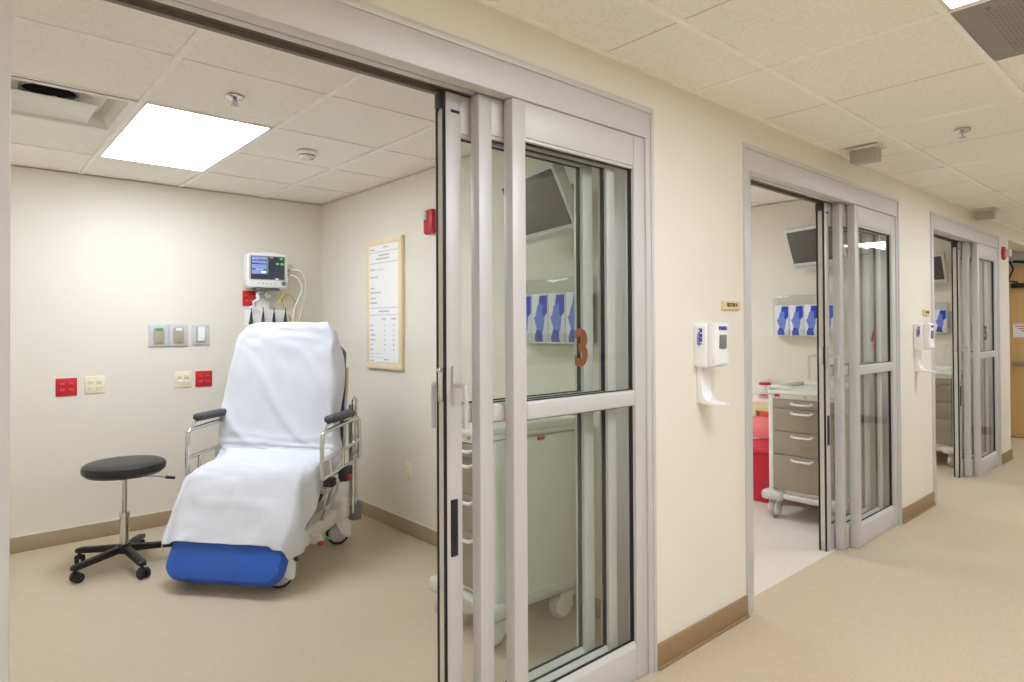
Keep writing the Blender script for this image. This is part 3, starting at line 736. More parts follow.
for i, xx in enumerate((1.735, 1.825, 1.91, 2.0)):
    t = thing('lead_plug', ['leftmost', 'second from left', 'third from left', 'rightmost'][i] + ' of four black lead plugs hung on the tray under the monitor', 'lead plug', (xx, 3.405, 1.42), 0, 'lead plugs on the tray')
    obj('plug', MB().cyl((0, 0, 0.06), (0, -0.006, 0.11), 0.011, 0.006, 12).cyl((0, 0, 0.0), (0, 0, 0.06), 0.017 if i < 3 else 0.026, 0.011, 12).cyl((0, -0.006, 0.11), (0, -0.004, 0.15), 0.0035, n=8), M['dark_pl'], t)
    obj('clip', MB().sphere((0, -0.006, -0.005), 0.016, 10), M['lgrey_pl'], t)

# ------------------------------------------------------------------ stool
st = thing('rolling_stool', 'round black padded rolling stool with five legs', 'stool', (0.785, 2.80, 0))
obj('seat', MB().lathe([(0, 0.54), (0.15, 0.54), (0.195, 0.547), (0.216, 0.566), (0.22, 0.588), (0.214, 0.605), (0.196, 0.616), (0.145, 0.621), (0.0, 0.622)], n=48), M['black'], st)
obj('seat_plate', MB().cyl((0, 0, 0.53), (0, 0, 0.547), 0.06, 0.09).box(-0.03, 0.09, -0.03, 0.03, 0.512, 0.535, 0.006), M['black_pl'], st)
lv = obj('lever', MB().tube([(0.05, -0.01, 0.525), (0.16, -0.05, 0.512), (0.21, -0.065, 0.502)], 0.004, 8), M['steel'], st)
obj('lever_grip', MB().cyl((0.205, -0.063, 0.503), (0.255, -0.08, 0.492), 0.010, 0.009, 12), M['black_pl'], lv)
obj('piston', MB().cyl((0, 0, 0.28), (0, 0, 0.53), 0.0135), M['chrome'], st)
obj('column', MB().cyl((0, 0, 0.08), (0, 0, 0.30), 0.025).cyl((0, 0, 0.295), (0, 0, 0.318), 0.029, 0.027), M['chrome'], st)
obj('hub', MB().lathe([(0, 0.075), (0.03, 0.075), (0.045, 0.085), (0.045, 0.12), (0.03, 0.13), (0, 0.13)]), M['black_pl'], st)
for i in range(5):
    a = math.radians(-83 + 72*i); mt = Matrix.Rotation(a, 4, 'Z')
    lg = obj('leg', MB().prism([(0.02, 0.085), (0.02, 0.125), (0.29, 0.098), (0.305, 0.09), (0.305, 0.07), (0.28, 0.068)], -0.02, 0.02, 'y', mtx=mt, bev=0.006), M['black_pl'], st)
    c = MB().cyl((0.288, 0, 0.04), (0.288, 0, 0.09), 0.009, n=10)
    for s in (-1, 1):
        c.cyl((0.288+0.012, s*0.006, 0.028), (0.288+0.012, s*0.026, 0.028), 0.028, n=20)
    c.box(0.268, 0.312, -0.016, 0.016, 0.03, 0.06, 0.01)
    b2 = c.bm; bmesh.ops.transform(b2, matrix=mt @ Matrix.Translation((0.288, 0, 0)) @ Matrix.Rotation(math.radians(40*i+15), 4, 'Z') @ Matrix.Translation((-0.288, 0, 0)), verts=b2.verts)
    obj('caster', c, M['black_pl'], lg)

# ------------------------------------------------------------------ stretcher chair (local x = towards its back, y = -right, z up)
UH = math.atan2(0.636, 0.772)
ch = thing('stretcher_chair', 'blue upholstered stretcher chair on white casters, mostly under a sheet', 'medical chair', (1.20, 2.07, 0), UH)
def Wt(t_, w_, z_): return (t_, -w_, z_)          # w: metres to the right as seen from the foot end
def slab(pth, thick, hw, bev=0.03, hw2=None, chamf=0.0):
    """cushion: face line pth[0]->pth[1] in (t,z); body lies behind it"""
    a = Vector((pth[0][0], 0, pth[0][1])); b = Vector((pth[1][0], 0, pth[1][1]))
    d = (b-a); Ln = d.length; d.normalize(); n = Vector((d.z, 0, -d.x))
    m4 = Matrix(((d.x, 0, n.x, a.x), (0, 1, 0, 0), (d.z, 0, n.z, a.z), (0, 0, 0, 1)))
    hw2 = hw if hw2 is None else hw2; c = chamf
    poly = [(0, -hw), (0, hw), (Ln-c, hw), (Ln, hw-c), (Ln, -hw+c), (Ln-c, -hw)] if c else [(0, -hw), (0, hw), (Ln, hw2), (Ln, -hw2)]
    return MB().prism(poly, 0, thick, 'z', mtx=m4, bev=bev)
obj('seat_cushion', slab(((0.11, 0.588), (0.50, 0.624)), 0.1, 0.30), M['blue_vinyl'], ch)
obj('back_cushion', slab(((0.475, 0.60), (0.572, 1.405)), 0.095, 0.305, chamf=0.11), M['blue_vinyl'], ch)
lg = slab(((0.072, 0.555), (-0.205, 0.085)), -0.11, 0.335, bev=0.04, chamf=0.055)
obj('leg_cushion', lg, M['blue_vinyl'], ch)
obj('back_shell', slab(((0.585, 0.62), (0.672, 1.33)), 0.03, 0.335, bev=0.01, chamf=0.08), M['navy'], ch)
fr = MB().box(0.08, 0.62, -0.31, 0.31, 0.47, 0.505, 0.01)
for s in (-1, 1):
    fr.tube([Wt(0.14, s*0.28, 0.49), Wt(0.62, s*0.28, 0.5)], 0.018, 10)
obj('seat_frame', fr, M['off_pl'], ch)
bs = MB()
for s in (-1, 1):
    bs.prism([(-0.08, 0.17), (-0.08, 0.225), (0.0, 0.245), (0.62, 0.25), (0.62, 0.16), (0.05, 0.14)], s*0.255-0.05, s*0.255+0.05, 'y', bev=0.012)
bs.box(0.60, 0.86, -0.345, 0.345, 0.165, 0.31, 0.025, 3)
bs.box(0.05, 0.15, -0.25, 0.25, 0.14, 0.22, 0.02)
obj('base', bs, M['off_pl'], ch)
lf = MB()
for s in (-1, 1):
    lf.prism([(0.12, 0.2), (0.2, 0.2), (0.50, 0.46), (0.42, 0.48)], s*0.16-0.02, s*0.16+0.02, 'y', bev=0.006)
    lf.prism([(0.60, 0.24), (0.68, 0.24), (0.30, 0.48), (0.22, 0.47)], s*0.11-0.02, s*0.11+0.02, 'y', bev=0.006)
lf.cyl((0.28, 0, 0.22), (0.36, 0, 0.49), 0.05, n=20)
obj('lift_frame', lf, M['off_pl'], ch)
obj('gas_strut', MB().cyl(Wt(0.2, 0.285, 0.28), Wt(0.42, 0.285, 0.40), 0.02, n=14).cyl(Wt(0.12, 0.285, 0.235), Wt(0.2, 0.285, 0.28), 0.009, n=10), M['dark_pl'], ch)
for i, (tt, ww, ang) in enumerate(((-0.01, 0.275, -66), (0.0, -0.265, -30), (0.70, 0.285, -62), (0.70, -0.265, 20))):
    fk = MB().cyl(Wt(tt, ww, 0.13), Wt(tt, ww, 0.20), 0.04, 0.04, 16)
    mm = Matrix.Translation(Wt(tt, ww, 0)) @ Matrix.Rotation(math.radians(ang), 4, 'Z')
    fk.prism([(0.0, 0.07), (-0.03, 0.13), (-0.04, 0.17), (0.04, 0.17), (0.062, 0.13), (0.06, 0.05), (0.035, 0.045)], -0.046, 0.046, 'y', mtx=mm, bev=0.01)
    f = obj('caster', fk, M['white_pl'], ch)
    def wheel(mb_, r, hw_):
        mb_.lathe([(0, -hw_), (r*0.8, -hw_), (r*0.97, -hw_*0.7), (r, -hw_*0.3), (r, hw_*0.3), (r*0.97, hw_*0.7), (r*0.8, hw_), (0, hw_)], n=28, mtx=mm @ Matrix.Translation((-0.02, 0, 0.076)) @ Matrix.Rotation(PI/2, 4, 'X'))
        return mb_
    obj('tyre', wheel(MB(), 0.076, 0.030), M['dark_pl'], f)
    obj('wheel_disc', wheel(MB(), 0.062, 0.042), M['lgrey_pl'], f)
obj('fork_lever', MB().tube([Wt(-0.03, 0.31, 0.16), Wt(0.03, 0.33, 0.14)], 0.014, 8), M['dark_pl'], ch)
# side rails
for s in (-1, 1):
    W0 = s*0.42
    r = MB()
    r.tube([Wt(0.15, W0, 0.545), Wt(0.15, W0, 0.76), Wt(0.165, W0, 0.805), Wt(0.22, W0, 0.812), Wt(0.66, W0, 0.828), Wt(0.685, W0, 0.81), Wt(0.69, W0, 0.58), Wt(0.66, W0, 0.565), Wt(0.2, W0, 0.545), Wt(0.15, W0, 0.545)], 0.0125, 12, smooth=1)
    r.tube([Wt(0.15, W0, 0.645), Wt(0.69, W0, 0.678)], 0.011, 10)
    r.tube([Wt(0.26, W0, 0.55), Wt(0.265, W0, 0.652)], 0.009, 8).tube([Wt(0.43, W0, 0.556), Wt(0.435, W0, 0.664)], 0.009, 8)
    r.tube([Wt(0.18, W0, 0.80), Wt(0.215, W0, 0.845), Wt(0.27, W0, 0.858)], 0.009, 8).tube([Wt(0.54, W0, 0.82), Wt(0.54, W0, 0.865)], 0.009, 8)
    r.tube([Wt(0.25, W0, 0.547), Wt(0.25, W0, 0.47), Wt(0.26, s*0.36, 0.44), Wt(0.26, s*0.28, 0.485)], 0.012, 10, smooth=1).tube([Wt(0.5, W0, 0.558), Wt(0.5, W0, 0.48), Wt(0.5, s*0.36, 0.45), Wt(0.5, s*0.28, 0.495)], 0.012, 10, smooth=1)
    rl = obj('side_rail', r, M['chrome'], ch)
    ap = MB().box(0.235, 0.56, -0.035, 0.035, -0.022, 0.022, 0.02, 3, mtx=Matrix.Translation((0, -W0, 0.872)))
    obj('armrest', ap, M['arm'], rl)
obj('control_box', MB().box(0.22, 0.28, -0.45, -0.39, 0.485, 0.535, 0.008), M['black_pl'], ch)
cb = obj('control_box', MB().box(0.40, 0.49, -0.46, -0.40, 0.475, 0.56, 0.008), M['dark_pl'], ch)
obj('red_switch', MB().box(0.415, 0.455, -0.465, -0.455, 0.487, 0.515, 0.003), M['red'], cb)
obj('release_cable', MB().tube([Wt(0.27, 0.41, 0.48), Wt(0.22, 0.40, 0.40), Wt(0.27, 0.38, 0.34), Wt(0.36, 0.38, 0.36), Wt(0.40, 0.40, 0.44), Wt(0.38, 0.41, 0.49)], 0.010, 8, smooth=2).tube([Wt(0.33, 0.40, 0.48), Wt(0.34, 0.37, 0.36), Wt(0.34, 0.33, 0.26)], 0.012, 8, smooth=1), M['lgrey_pl'], ch)
obj('brake_pedal', MB().box(0.22, 0.31, -0.37, -0.28, 0.155, 0.17, 0.005).box(0.24, 0.28, -0.36, -0.29, 0.165, 0.2, 0.004), M['off_pl'], ch)
obj('red_pedal', MB().box(0.205, 0.24, -0.395, -0.36, 0.158, 0.172, 0.005), M['red'], ch)
obj('green_pedal', MB().box(0.285, 0.32, -0.395, -0.36, 0.158, 0.172, 0.005), M['green'], ch)
# rear posts, push handles and oxygen holder
for s in (-1, 1):
    ph = obj('push_handle', MB().tube([Wt(0.60, s*0.345, 0.5), Wt(0.64, s*0.345, 0.95), Wt(0.645, s*0.35, 1.0)], 0.012, 10), M['steel'], ch)
    if s > 0: obj('grip', MB().tube([Wt(0.645, 0.35, 0.98), Wt(0.65, 0.35, 1.15)], 0.013, 10), M['beige'], ph)
    else: obj('grip', MB().tube([Wt(0.645, -0.36, 0.90), Wt(0.65, -0.41, 0.96), Wt(0.66, -0.40, 1.02), Wt(0.65, -0.36, 1.02)], 0.016, 10), M['beige'], ph)
oh = MB()
for a, b2, z in ((0.70, 0.37, 0.93), (0.76, 0.37, 0.93)):
    oh.tube([Wt(a, b2, 0.2), Wt(a, b2, z)], 0.008, 8)
oh.tube([Wt(0.70, 0.37, 0.93), Wt(0.73, 0.37, 0.95), Wt(0.76, 0.37, 0.93)], 0.008, 8)
obj('cylinder_holder', oh, M['chrome'], ch)
obj('holder_cup', MB().cyl(Wt(0.745, 0.365, 0.15), Wt(0.745, 0.365, 0.25), 0.04, 0.042, 20), M['grey_pl'], ch)
obj('holder_tube', MB().cyl(Wt(0.735, 0.35, 0.24), Wt(0.735, 0.35, 0.9), 0.024, 0.024, 20), M['lgrey_pl'], ch)
obj('leg_bracket', MB().box(-0.07, 0.06, -0.2, 0.2, 0.09, 0.13, 0.01).box(0.0, 0.07, -0.04, 0.04, 0.1, 0.2, 0.01), M['off_pl'], ch)

# ------------------------------------------------------------------ white sheet over the chair
def build_sheet():
    # rows: t, z, left half-width, right half-width, left drop, right drop, drape dir (t,z)
    rows = [
        (0.668, 1.26, 0.25, 0.25, 0.02, 0.02, (1, 0)),
        (0.672, 1.36, 0.245, 0.235, 0.03, 0.03, (1, 0)),
        (0.655, 1.415, 0.255, 0.235, 0.03, 0.03, (0.8, -0.6)),
        (0.61, 1.434, 0.265, 0.24, 0.04, 0.04, (0.3, -1)),
        (0.567, 1.424, 0.285, 0.26, 0.05, 0.05, (0.6, -0.8)),
        (0.553, 1.39, 0.315, 0.285, 0.07, 0.07, (1, -0.4)),
        (0.546, 1.33, 0.35, 0.305, 0.09, 0.09, (1, -0.2)),
        (0.538, 1.25, 0.372, 0.306, 0.10, 0.10, (1, 0)),
        (0.522, 1.10, 0.40, 0.314, 0.10, 0.10, (1, 0)),
        (0.502, 0.92, 0.415, 0.32, 0.10, 0.10, (1, 0)),
        (0.484, 0.78, 0.425, 0.334, 0.10, 0.10, (1, -0.1)),
        (0.468, 0.69, 0.425, 0.336, 0.09, 0.09, (0.8, -0.5)),
        (0.452, 0.652, 0.42, 0.336, 0.08, 0.09, (0.3, -0.9)),
        (0.42, 0.640, 0.37, 0.338, 0.10, 0.12, (0, -1)),
        (0.30, 0.628, 0.335, 0.336, 0.14, 0.17, (0, -1)),
        (0.19, 0.616, 0.335, 0.335, 0.19, 0.22, (0, -1)),
        (0.135, 0.606, 0.34, 0.332, 0.22, 0.26, (0.0, -1)),
        (0.09, 0.580, 0.35, 0.332, 0.22, 0.28, (0.1, -1)),
        (0.05, 0.530, 0.365, 0.332, 0.21, 0.28, (0.15, -1)),
        (-0.015, 0.425, 0.378, 0.334, 0.17, 0.24, (0.25, -0.95)),
        (-0.077, 0.322, 0.372, 0.335, 0.12, 0.16, (0.4, -0.9)),
        (-0.121, 0.252, 0.36, 0.325, 0.06, 0.10, (0.6, -0.75)),
    ]
    # densify with Catmull-Rom
    def cr(a, b, c, d, u): return 0.5*((2*b)+(-a+c)*u+(2*a-5*b+4*c-d)*u*u+(-a+3*b-3*c+d)*u**3)
    flat = [list(r[:6])+list(r[6]) for r in rows]; dense = []
    for i in range(len(flat)-1):
        p0, p1, p2, p3 = flat[max(i-1, 0)], flat[i], flat[i+1], flat[min(i+2, len(flat)-1)]
        n = 5
        for k in range(n): dense.append([cr(p0[j], p1[j], p2[j], p3[j], k/n) for j in range(8)])
    dense.append(flat[-1])
    NC, ND = 40, 8
    bm = bmesh.new(); grid = []
    N = len(dense)
    for i, r in enumerate(dense):
        tt, zz, wl, wr, dl, dr, dt, dz = r
        a = dense[max(i-1, 0)]; b = dense[min(i+1, N-1)]
        tg = Vector((b[0]-a[0], 0, b[1]-a[1])).normalized(); nn = Vector((-tg.z, 0, tg.x))
        if nn.x > 0 and nn.z < 0.2 and i > 12: nn = -nn
        dd = Vector((dt, 0, dz)).normalized()
        f = i/(N-1)
        row = []
        def pt(w_, drop, side):
            p = Vector((tt, -w_, zz)) + dd*drop
            if drop > 0:
                p.y -= side*(0.022*(1-math.exp(-drop/0.02)) + 0.02*math.sin(i*0.33+side)*min(1, drop/0.08) + 0.03*drop)
            e = abs(w_)/max(wl, wr)
            e0 = 0.86 if (f < 0.6 or w_ > 0) else 0.8
            if drop == 0 and e > e0: p -= nn*(0.016 if e0 > 0.82 else 0.026)*((e-e0)/(1-e0))**2
            q = Vector((w_*4.0, f*13.0, 1.7))
            wr1 = noise.noise(q)*0.007 + noise.noise(q*2.3+Vector((3, 1, 0)))*0.004 + noise.noise(Vector((w_*9+f*14, f*22-w_*4, 5)))*0.003
            # long diagonal folds on the back rest and crosswise creases at the hip
            if 0.3 < f < 0.62:
                wr1 += 0.010*max(0, math.sin((w_*1.0 - f*2.4)*16.0))**5 * math.sin((f-0.3)/0.32*PI)
                wr1 += 0.010*math.exp(-((f-0.535-0.012*math.sin(w_*6))/0.010)**2) + 0.006*math.exp(-((f-0.50-0.01*math.sin(w_*8+1))/0.008)**2)
            if 0.77 < f: wr1 += 0.008*max(0, math.sin((w_*2.0 + f*2.2)*8.0+0.5))**4*(f-0.77)/0.23 + 0.004*math.exp(-((w_+0.03)/0.012)**2)
            wr1 += 0.008*math.exp(-((f-0.90)/0.005)**2)*(1 if abs(w_) < 0.26 else 0)
            if drop > 0: p.y -= side*(0.012*noise.noise(Vector((i*0.13, drop*8, side*3))))
            return p + nn*(wr1*1.35+0.008)
        for k in range(ND, 0, -1): row.append(pt(-wl, dl*k/ND, -1))
        for k in range(NC+1): row.append(pt(-wl + (wl+wr)*k/NC, 0.0, 1))
        for k in range(1, ND+1): row.append(pt(wr, dr*k/ND, 1))
        grid.append([bm.verts.new(v) for v in row])
    # the lower hem dips at the left corner and at the right flap
    last = grid[-1]
    for gi in range(4):
        rw = grid[-1-gi]
        for k, v in enumerate(rw):
            wv = -v.co.y
            if wv > 0.27: v.co.z -= 0.02*(1-gi/4); 
            if wv < -0.31: v.co.z -= 0.012*(1-gi/4)
    for A, B in zip(grid, grid[1:]):
        for k in range(len(A)-1): bm.faces.new((A[k], B[k], B[k+1], A[k+1]))
    bmesh.ops.recalc_face_normals(bm, faces=bm.faces)
    return bm
sh = obj('draped_sheet', build_sheet(), M['sheet'], None, angle=80)
tag(sh, 'white cotton sheet draped over the back, seat and leg rest of the stretcher chair', 'sheet', loc=(1.20, 2.07, 0))
sh.rotation_euler = (0, 0, UH)
so = sh.modifiers.new('thickness', 'SOLIDIFY'); so.thickness = 0.003; so.offset = 0
sb = sh.modifiers.new('smooth', 'SUBSURF'); sb.levels = 1; sb.render_levels = 1

# ------------------------------------------------------------------ supply cart (local: front faces -x, centre of front edge at origin)
def make_cart(label, hw=0.235, dp=0.56):
    t = thing('supply_cart', label, 'cart', (0, 0, 0), 0, 'supply carts')
    bd = MB().box(0.02, dp, -hw+0.004, hw-0.004, 0.165, 0.90, 0.004)
    obj('body', bd, M['cart_panel'], t)
    for s in (-1, 1):
        obj('corner_post', MB().box(0.0, 0.034, s*hw-0.018, s*hw+0.018, 0.17, 0.905, 0.008).box(0.0335, 0.056, s*hw-0.012, s*hw+0.012, 0.17, 0.905, 0.006), M['cart'], t)
    hp = obj('top_panel', MB().box(0.0, 0.03, -hw+0.02, hw-0.02, 0.872, 0.915, 0.003), M['cart'], t)
    obj('lock', MB().cyl((-0.006, -0.02, 0.893), (0.002, -0.02, 0.893), 0.008, n=12), M['steel'], hp)
    obj('red_badge', MB().box(-0.003, 0.001, hw-0.07, hw-0.032, 0.885, 0.905, 0.001), M['red'], hp)
    obj('side_badge', MB().box(0.265, 0.305, -hw-0.003, -hw+0.006, 0.878, 0.894, 0.001), M['red'], t)
    wt = MB().box(-0.02, dp+0.02, -hw-0.016, hw+0.016, 0.905, 0.935, 0.012, 3)
    wt.box(-0.015, dp+0.015, hw-0.005, hw+0.02, 0.93, 0.965, 0.012, 3).box(-0.015, dp+0.015, -hw-0.02, -hw+0.005, 0.93, 0.965, 0.012, 3).box(dp-0.02, dp+0.018, -hw, hw, 0.93, 0.965, 0.012, 3)
    wt.tube([(0.02, hw+0.01, 0.95), (0.0, hw-0.02, 0.957), (-0.008, hw-0.10, 0.957), (0.01, hw-0.16, 0.95)], 0.014, 10, smooth=1)
    obj('worktop', wt, M['cart'], t)
    for z0, z1 in ((0.806, 0.868), (0.639, 0.802), (0.469, 0.635), (0.215, 0.465)):
        d = obj('drawer', MB().box(-0.008, 0.03, -hw+0.022, hw-0.022, z0, z1, 0.003), M['tan_draw'], t)
        zc = z1-0.026
        h = MB().tube([(-0.006, 0.072, zc+0.004), (-0.03, 0.07, zc+0.002), (-0.034, 0.055, zc-0.004), (-0.034, -0.055, zc-0.004), (-0.03, -0.07, zc+0.002), (-0.006, -0.072, zc+0.004)], 0.008, 8, smooth=1)
        obj('handle', h, M['white_pl'], d)
    bs = MB().box(-0.03, dp+0.03, -hw-0.025, hw+0.025, 0.145, 0.185, 0.014, 3)
    obj('base_bumper', bs, M['rub'], t)
    gd = MB().box(-0.06, 0.06, hw-0.10, hw+0.055, 0.13, 0.2, 0.026, 3)
    obj('corner_guard', gd, M['rub'], t)
    obj('corner_guard', MB().box(-0.06, 0.06, -hw-0.055, -hw+0.1, 0.13, 0.2, 0.026, 3), M['rub'], t)
    for i, (xx, yy) in enumerate(((0.05, hw-0.02), (0.05, -hw+0.02), (dp-0.05, hw-0.03), (dp-0.05, -hw+0.03))):
        c = MB().box(xx-0.03, xx+0.045, yy-0.028, yy+0.028, 0.10, 0.148, 0.012, 3)
        c.box(xx-0.065, xx+0.015, yy-0.032, yy-0.023, 0.055, 0.135, 0.004).box(xx-0.065, xx+0.015, yy+0.023, yy+0.032, 0.055, 0.135, 0.004)
        cs = obj('caster', c, M['cart'], t)
        mm = Matrix.Translation((xx-0.04, yy, 0.066)) @ Matrix.Rotation(PI/2, 4, 'X')
        obj('wheel', MB().lathe([(0, -0.018), (0.052, -0.018), (0.063, -0.013), (0.066, 0), (0.063, 0.013), (0.052, 0.018), (0, 0.018)], n=24, mtx=mm), M['lgrey_pl'], cs)
        obj('hub_cap', MB().lathe([(0, -0.036), (0.04, -0.035), (0.046, -0.031), (0.046, 0.031), (0.04, 0.035), (0, 0.036)], n=20, mtx=mm), M['off_pl'], cs)
    return t
c1 = make_cart('supply cart with pale sides and white handles behind the nearest glass door panels', 0.2, 0.52)
c1.location = (1.79, 0.768, 0); c1.rotation_euler = (0, 0, math.radians(-2))
c2 = make_cart('taupe-drawered supply cart seen through the second doorway beside the red bin')
c2.location = (4.56, 0.466, 0)
c3 = dup(c2, (7.44, 0.50, 0), 0, 'supply cart seen through the farthest doorway')

# ------------------------------------------------------------------ wall televisions
def make_tv(label):
    t = thing('wall_television', label, 'television', (0, 0, 0), 0, 'televisions on wall arms')
    w_, h_ = 0.252, 0.166      # local: screen faces -x, right in view = -y
    bz = MB().prism([(-w_, -h_), (w_, -h_), (w_, h_), (-w_, h_)], 0.0, 0.055, 'x', bev=0.006)
    obj('casing', bz, M['tv'], t)
    obj('screen', MB().box(-0.004, 0.01, -w_+0.022, w_-0.022, -h_+0.05, h_-0.026, 0.001), M['tv_scr'], t)
    obj('speaker_bar', MB().box(-0.003, 0.008, -w_+0.03, w_-0.03, -h_+0.008, -h_+0.03, 0.003), M['lgrey_pl'], t)
    obj('back_cover', MB().box(0.05, 0.085, -0.16, 0.16, -0.1, 0.11, 0.015), M['grey_pl'], t)
    return t
def place_tv(t, loc, yaw_deg, tilt_deg):
    n = Vector((math.cos(math.radians(yaw_deg)), math.sin(math.radians(yaw_deg)), 0))
    # local -x should become n tilted down
    t.location = loc
    t.rotation_euler = (0, 0, 0)
    t.rotation_mode = 'QUATERNION'
    q = Matrix.Rotation(math.radians(yaw_deg-180), 4, 'Z') @ Matrix.Rotation(math.radians(-tilt_deg), 4, 'Y')
    t.rotation_quaternion = q.to_quaternion()
tv1 = make_tv('silver framed television tilted down behind the nearest glass doors')
tv2 = dup(tv1, label='silver framed television seen in the second doorway, partly behind door leaves')
tv3 = dup(tv1, label='silver framed television seen in the farthest doorway')
TV = [(tv1, (2.075, 0.593, 1.968), 167, 25), (tv2, (5.02, 0.565, 2.015), 163, 19), (tv3, (7.90, 0.69, 2.0), 175, 20)]
for k, (tv, l, yw, tl) in enumerate(TV):
    place_tv(tv, l, yw, tl)
    xw = RW+PITCH*k
    a = thing('television_arm', 'jointed grey wall arm carrying the %s television' % ['tilted near', 'second', 'farthest'][k], 'wall arm', (xw, l[1]-0.02, 2.03), 0, 'television arms')
    dx = l[0]-xw; dy = 0.02
    obj('wall_plate', MB().box(-0.02, 0, -0.04, 0.04, -0.09, 0.09, 0.004), M['dark_pl'], a)
    obj('arm', MB().tube([(-0.015, 0, 0.02), (-0.06, -0.05, 0.02)], 0.013, 8).tube([(-0.06, -0.05, 0.0), (dx+0.105, dy-0.02, -0.02)], 0.013, 8), M['grey_pl'], a)
    obj('pivot', MB().cyl((-0.06, -0.05, -0.03), (-0.06, -0.05, 0.05), 0.016, n=14).cyl((-0.05, -0.08, 0.03), (-0.05, -0.08, 0.14), 0.008, n=10), M['white_pl'], a)

# ------------------------------------------------------------------ glove boxes in clear wall racks
def make_glove():
    # local: front faces -x, y 0..0.105 leftwards (+y), z 0..0.235
    t = thing('glove_box', '', 'glove box', (0, 0, 0), 0, 'glove boxes')
    obj('carton', MB().box(0.0, 0.075, 0.0, 0.114, 0.0, 0.245, 0.002), M['glove_box'], t)
    pr = MB().prism([(0.004, 0.235), (0.058, 0.235), (0.07, 0.15), (0.06, 0.12), (0.03, 0.12), (0.004, 0.15)], -0.0012, 0.0004, 'x')
    pr.prism([(0.035, 0.0), (0.09, 0.0), (0.096, 0.02), (0.075, 0.075), (0.045, 0.07)], -0.0012, 0.0004, 'x')
    p = obj('printed_design', pr, M['glove_blue'], t)
    hd = MB().prism([(0.034, 0.05), (0.075, 0.06), (0.092, 0.1), (0.088, 0.14), (0.068, 0.165), (0.04, 0.155), (0.024, 0.11)], -0.0016, 0.0003, 'x')
    for i in range(4): hd.prism([(0.036+i*0.012, 0.15), (0.046+i*0.012, 0.15), (0.044+i*0.010, 0.195-0.005*abs(i-1)), (0.036+i*0.010, 0.195-0.005*abs(i-1))], -0.0016, 0.0003, 'x')
    hd.prism([(0.088, 0.1), (0.102, 0.12), (0.098, 0.128), (0.082, 0.125)], -0.0016, 0.0003, 'x')
    obj('printed_glove', hd, M['glove_mid'], p)
    return t
gb = make_glove()
first = True
for k in range(3):
    xw = RW+PITCH*k
    ya = [0.47, 0.47, 0.47][k]
    r = thing('glove_rack', 'clear acrylic rack of glove boxes on the wall of the %s room' % ['near', 'second', 'farthest'][k], 'rack', (xw, ya, 1.352), 0, 'glove box racks')
    obj('tray', MB().box(-0.10, 0.0, -0.005, 0.492, -0.03, -0.024), M['tray'], r)
    obj('front_lip', MB().box(-0.10, -0.096, -0.005, 0.492, -0.0245, 0.02), M['clear'], r)
    obj('back_plate', MB().box(-0.006, 0.0, -0.01, 0.5, -0.045, 0.30, 0.002), M['clear'], r)
    obj('front_rim', MB().box(-0.1, 0.0, -0.006, -0.001, 0.02, 0.285).box(-0.1, 0.0, 0.487, 0.492, 0.02, 0.285).box(-0.006, 0, -0.01, 0.5, 0.298, 0.302), M['clear'], r)
    for i in range(4):
        lab = '%s glove box on the wall rack of the %s room' % (['rightmost blue-and-white', 'second from right blue-and-white', 'third from right blue-and-white', 'leftmost blue-and-white'][i], ['near', 'second', 'farthest'][k])
        loc = (xw-0.088, ya+0.004+i*0.12, 1.3285)
        if first:
            gb.location = loc; gb['label'] = lab; first = False
        else: dup(gb, loc, 0, lab)

# ------------------------------------------------------------------ second room: bins
t = thing('waste_bin', 'large red biohazard waste bin on the floor beside the second cart', 'waste bin', (5.0, 0.985, 0))
obj('body', MB().prism([(-0.145, 0.0), (0.145, 0.0), (0.17, 0.40), (-0.17, 0.40)], -0.165, 0.165, 'y', bev=0.01), M['red_bin'], t)
obj('lid', MB().prism([(-0.182, 0.40), (0.182, 0.40), (0.18, 0.43), (0.1, 0.455), (-0.1, 0.455), (-0.18, 0.43)], -0.18, 0.18, 'y', bev=0.006), M['red_lid'], t)
t = thing('sharps_container', 'translucent red sharps container with beige top on the wall above the red bin', 'sharps container', (5.235, 1.06, 0))
obj('holder', MB().box(-0.02, 0, -0.1, 0.1, 0.42, 0.8, 0.004), M['beige'], t)
obj('bin', MB().box(-0.12, -0.018, -0.09, 0.09, 0.46, 0.65, 0.01), M['pink'], t)
obj('collar', MB().box(-0.13, -0.016, -0.1, 0.1, 0.69, 0.765, 0.01).box(-0.13, -0.07, 0.04, 0.1, 0.64, 0.70, 0.006), M['beige'], t)
obj('warning_label', MB().box(-0.127, -0.118, -0.095, 0.015, 0.645, 0.692, 0.002), M['orange'], t)
obj('lid', MB().prism([(-0.125, 0.765), (-0.018, 0.765), (-0.018, 0.83), (-0.05, 0.83), (-0.11, 0.79)], -0.085, 0.085, 'y', bev=0.005), M['pink_lt'], t)
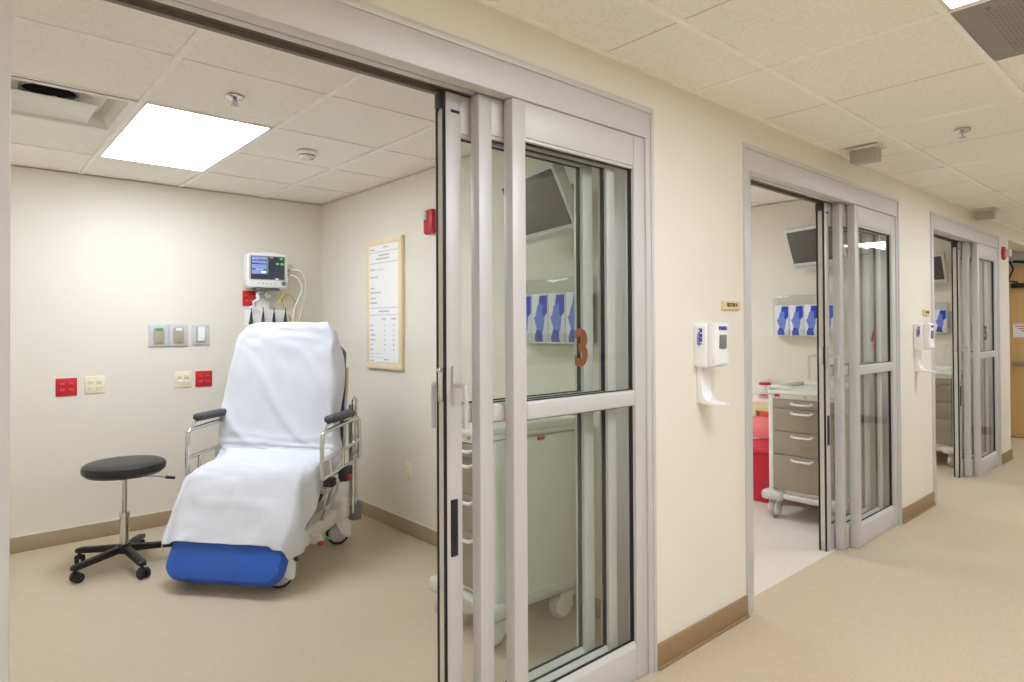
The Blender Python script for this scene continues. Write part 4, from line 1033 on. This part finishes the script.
t = thing('wipes_tub', 'white round tub with dark red lid on the wall shelf above the sharps container', 'wipes tub', (5.165, 1.05, 0.848))
obj('tub', MB().lathe([(0, 0), (0.05, 0), (0.052, 0.005), (0.052, 0.06), (0, 0.06)]), M['off_pl'], t)
obj('lid', MB().lathe([(0, 0.06), (0.05, 0.06), (0.05, 0.074), (0.044, 0.08), (0, 0.08)]), M['red_bin'], t)
tag(obj('wall_shelf', MB().box(-0.13, 0.0, -0.07, 0.07, -0.014, 0, 0.003).box(-0.01, 0, -0.06, 0.06, -0.04, 0, 0.002), M['off_pl']), 'small white wall shelf under the round wipes tub', 'shelf', loc=(5.235, 1.05, 0.848))

# ------------------------------------------------------------------ world, camera, view
wd = bpy.data.worlds.new('world'); S.world = wd; wd.use_nodes = True
wd.node_tree.nodes['Background'].inputs[0].default_value = (0.5, 0.5, 0.5, 1)
wd.node_tree.nodes['Background'].inputs[1].default_value = 0.0

f, cy, yaw, pit, rol = 638.687, 321.342, 0.722214, 0.0101034, -0.00523706
fw = Vector((math.sin(yaw)*math.cos(pit), math.cos(yaw)*math.cos(pit), math.sin(pit)))
rt = Vector((math.cos(yaw), -math.sin(yaw), 0)); up = rt.cross(fw)
rt2 = math.cos(rol)*rt + math.sin(rol)*up; up2 = -math.sin(rol)*rt + math.cos(rol)*up
cam = bpy.data.cameras.new('camera'); co = bpy.data.objects.new('camera', cam); COL.objects.link(co)
mtx = Matrix((rt2, up2, -fw)).transposed().to_4x4(); mtx.translation = (0, -1.587, 1.4)
co.matrix_world = mtx
cam.sensor_fit = 'HORIZONTAL'; cam.sensor_width = 36.0; cam.lens = f/1024*36
cam.shift_y = (cy-341)/1024
cam.clip_start = 0.02
S.camera = co
S.view_settings.view_transform = 'Standard'
S.view_settings.look = 'None'
S.view_settings.gamma = 1.0
S.view_settings.exposure = 0.0
S.view_settings.use_curve_mapping = False
S.cycles.max_bounces = 12
S.cycles.diffuse_bounces = 6
S.cycles.transparent_max_bounces = 24
S.cycles.use_denoising = True
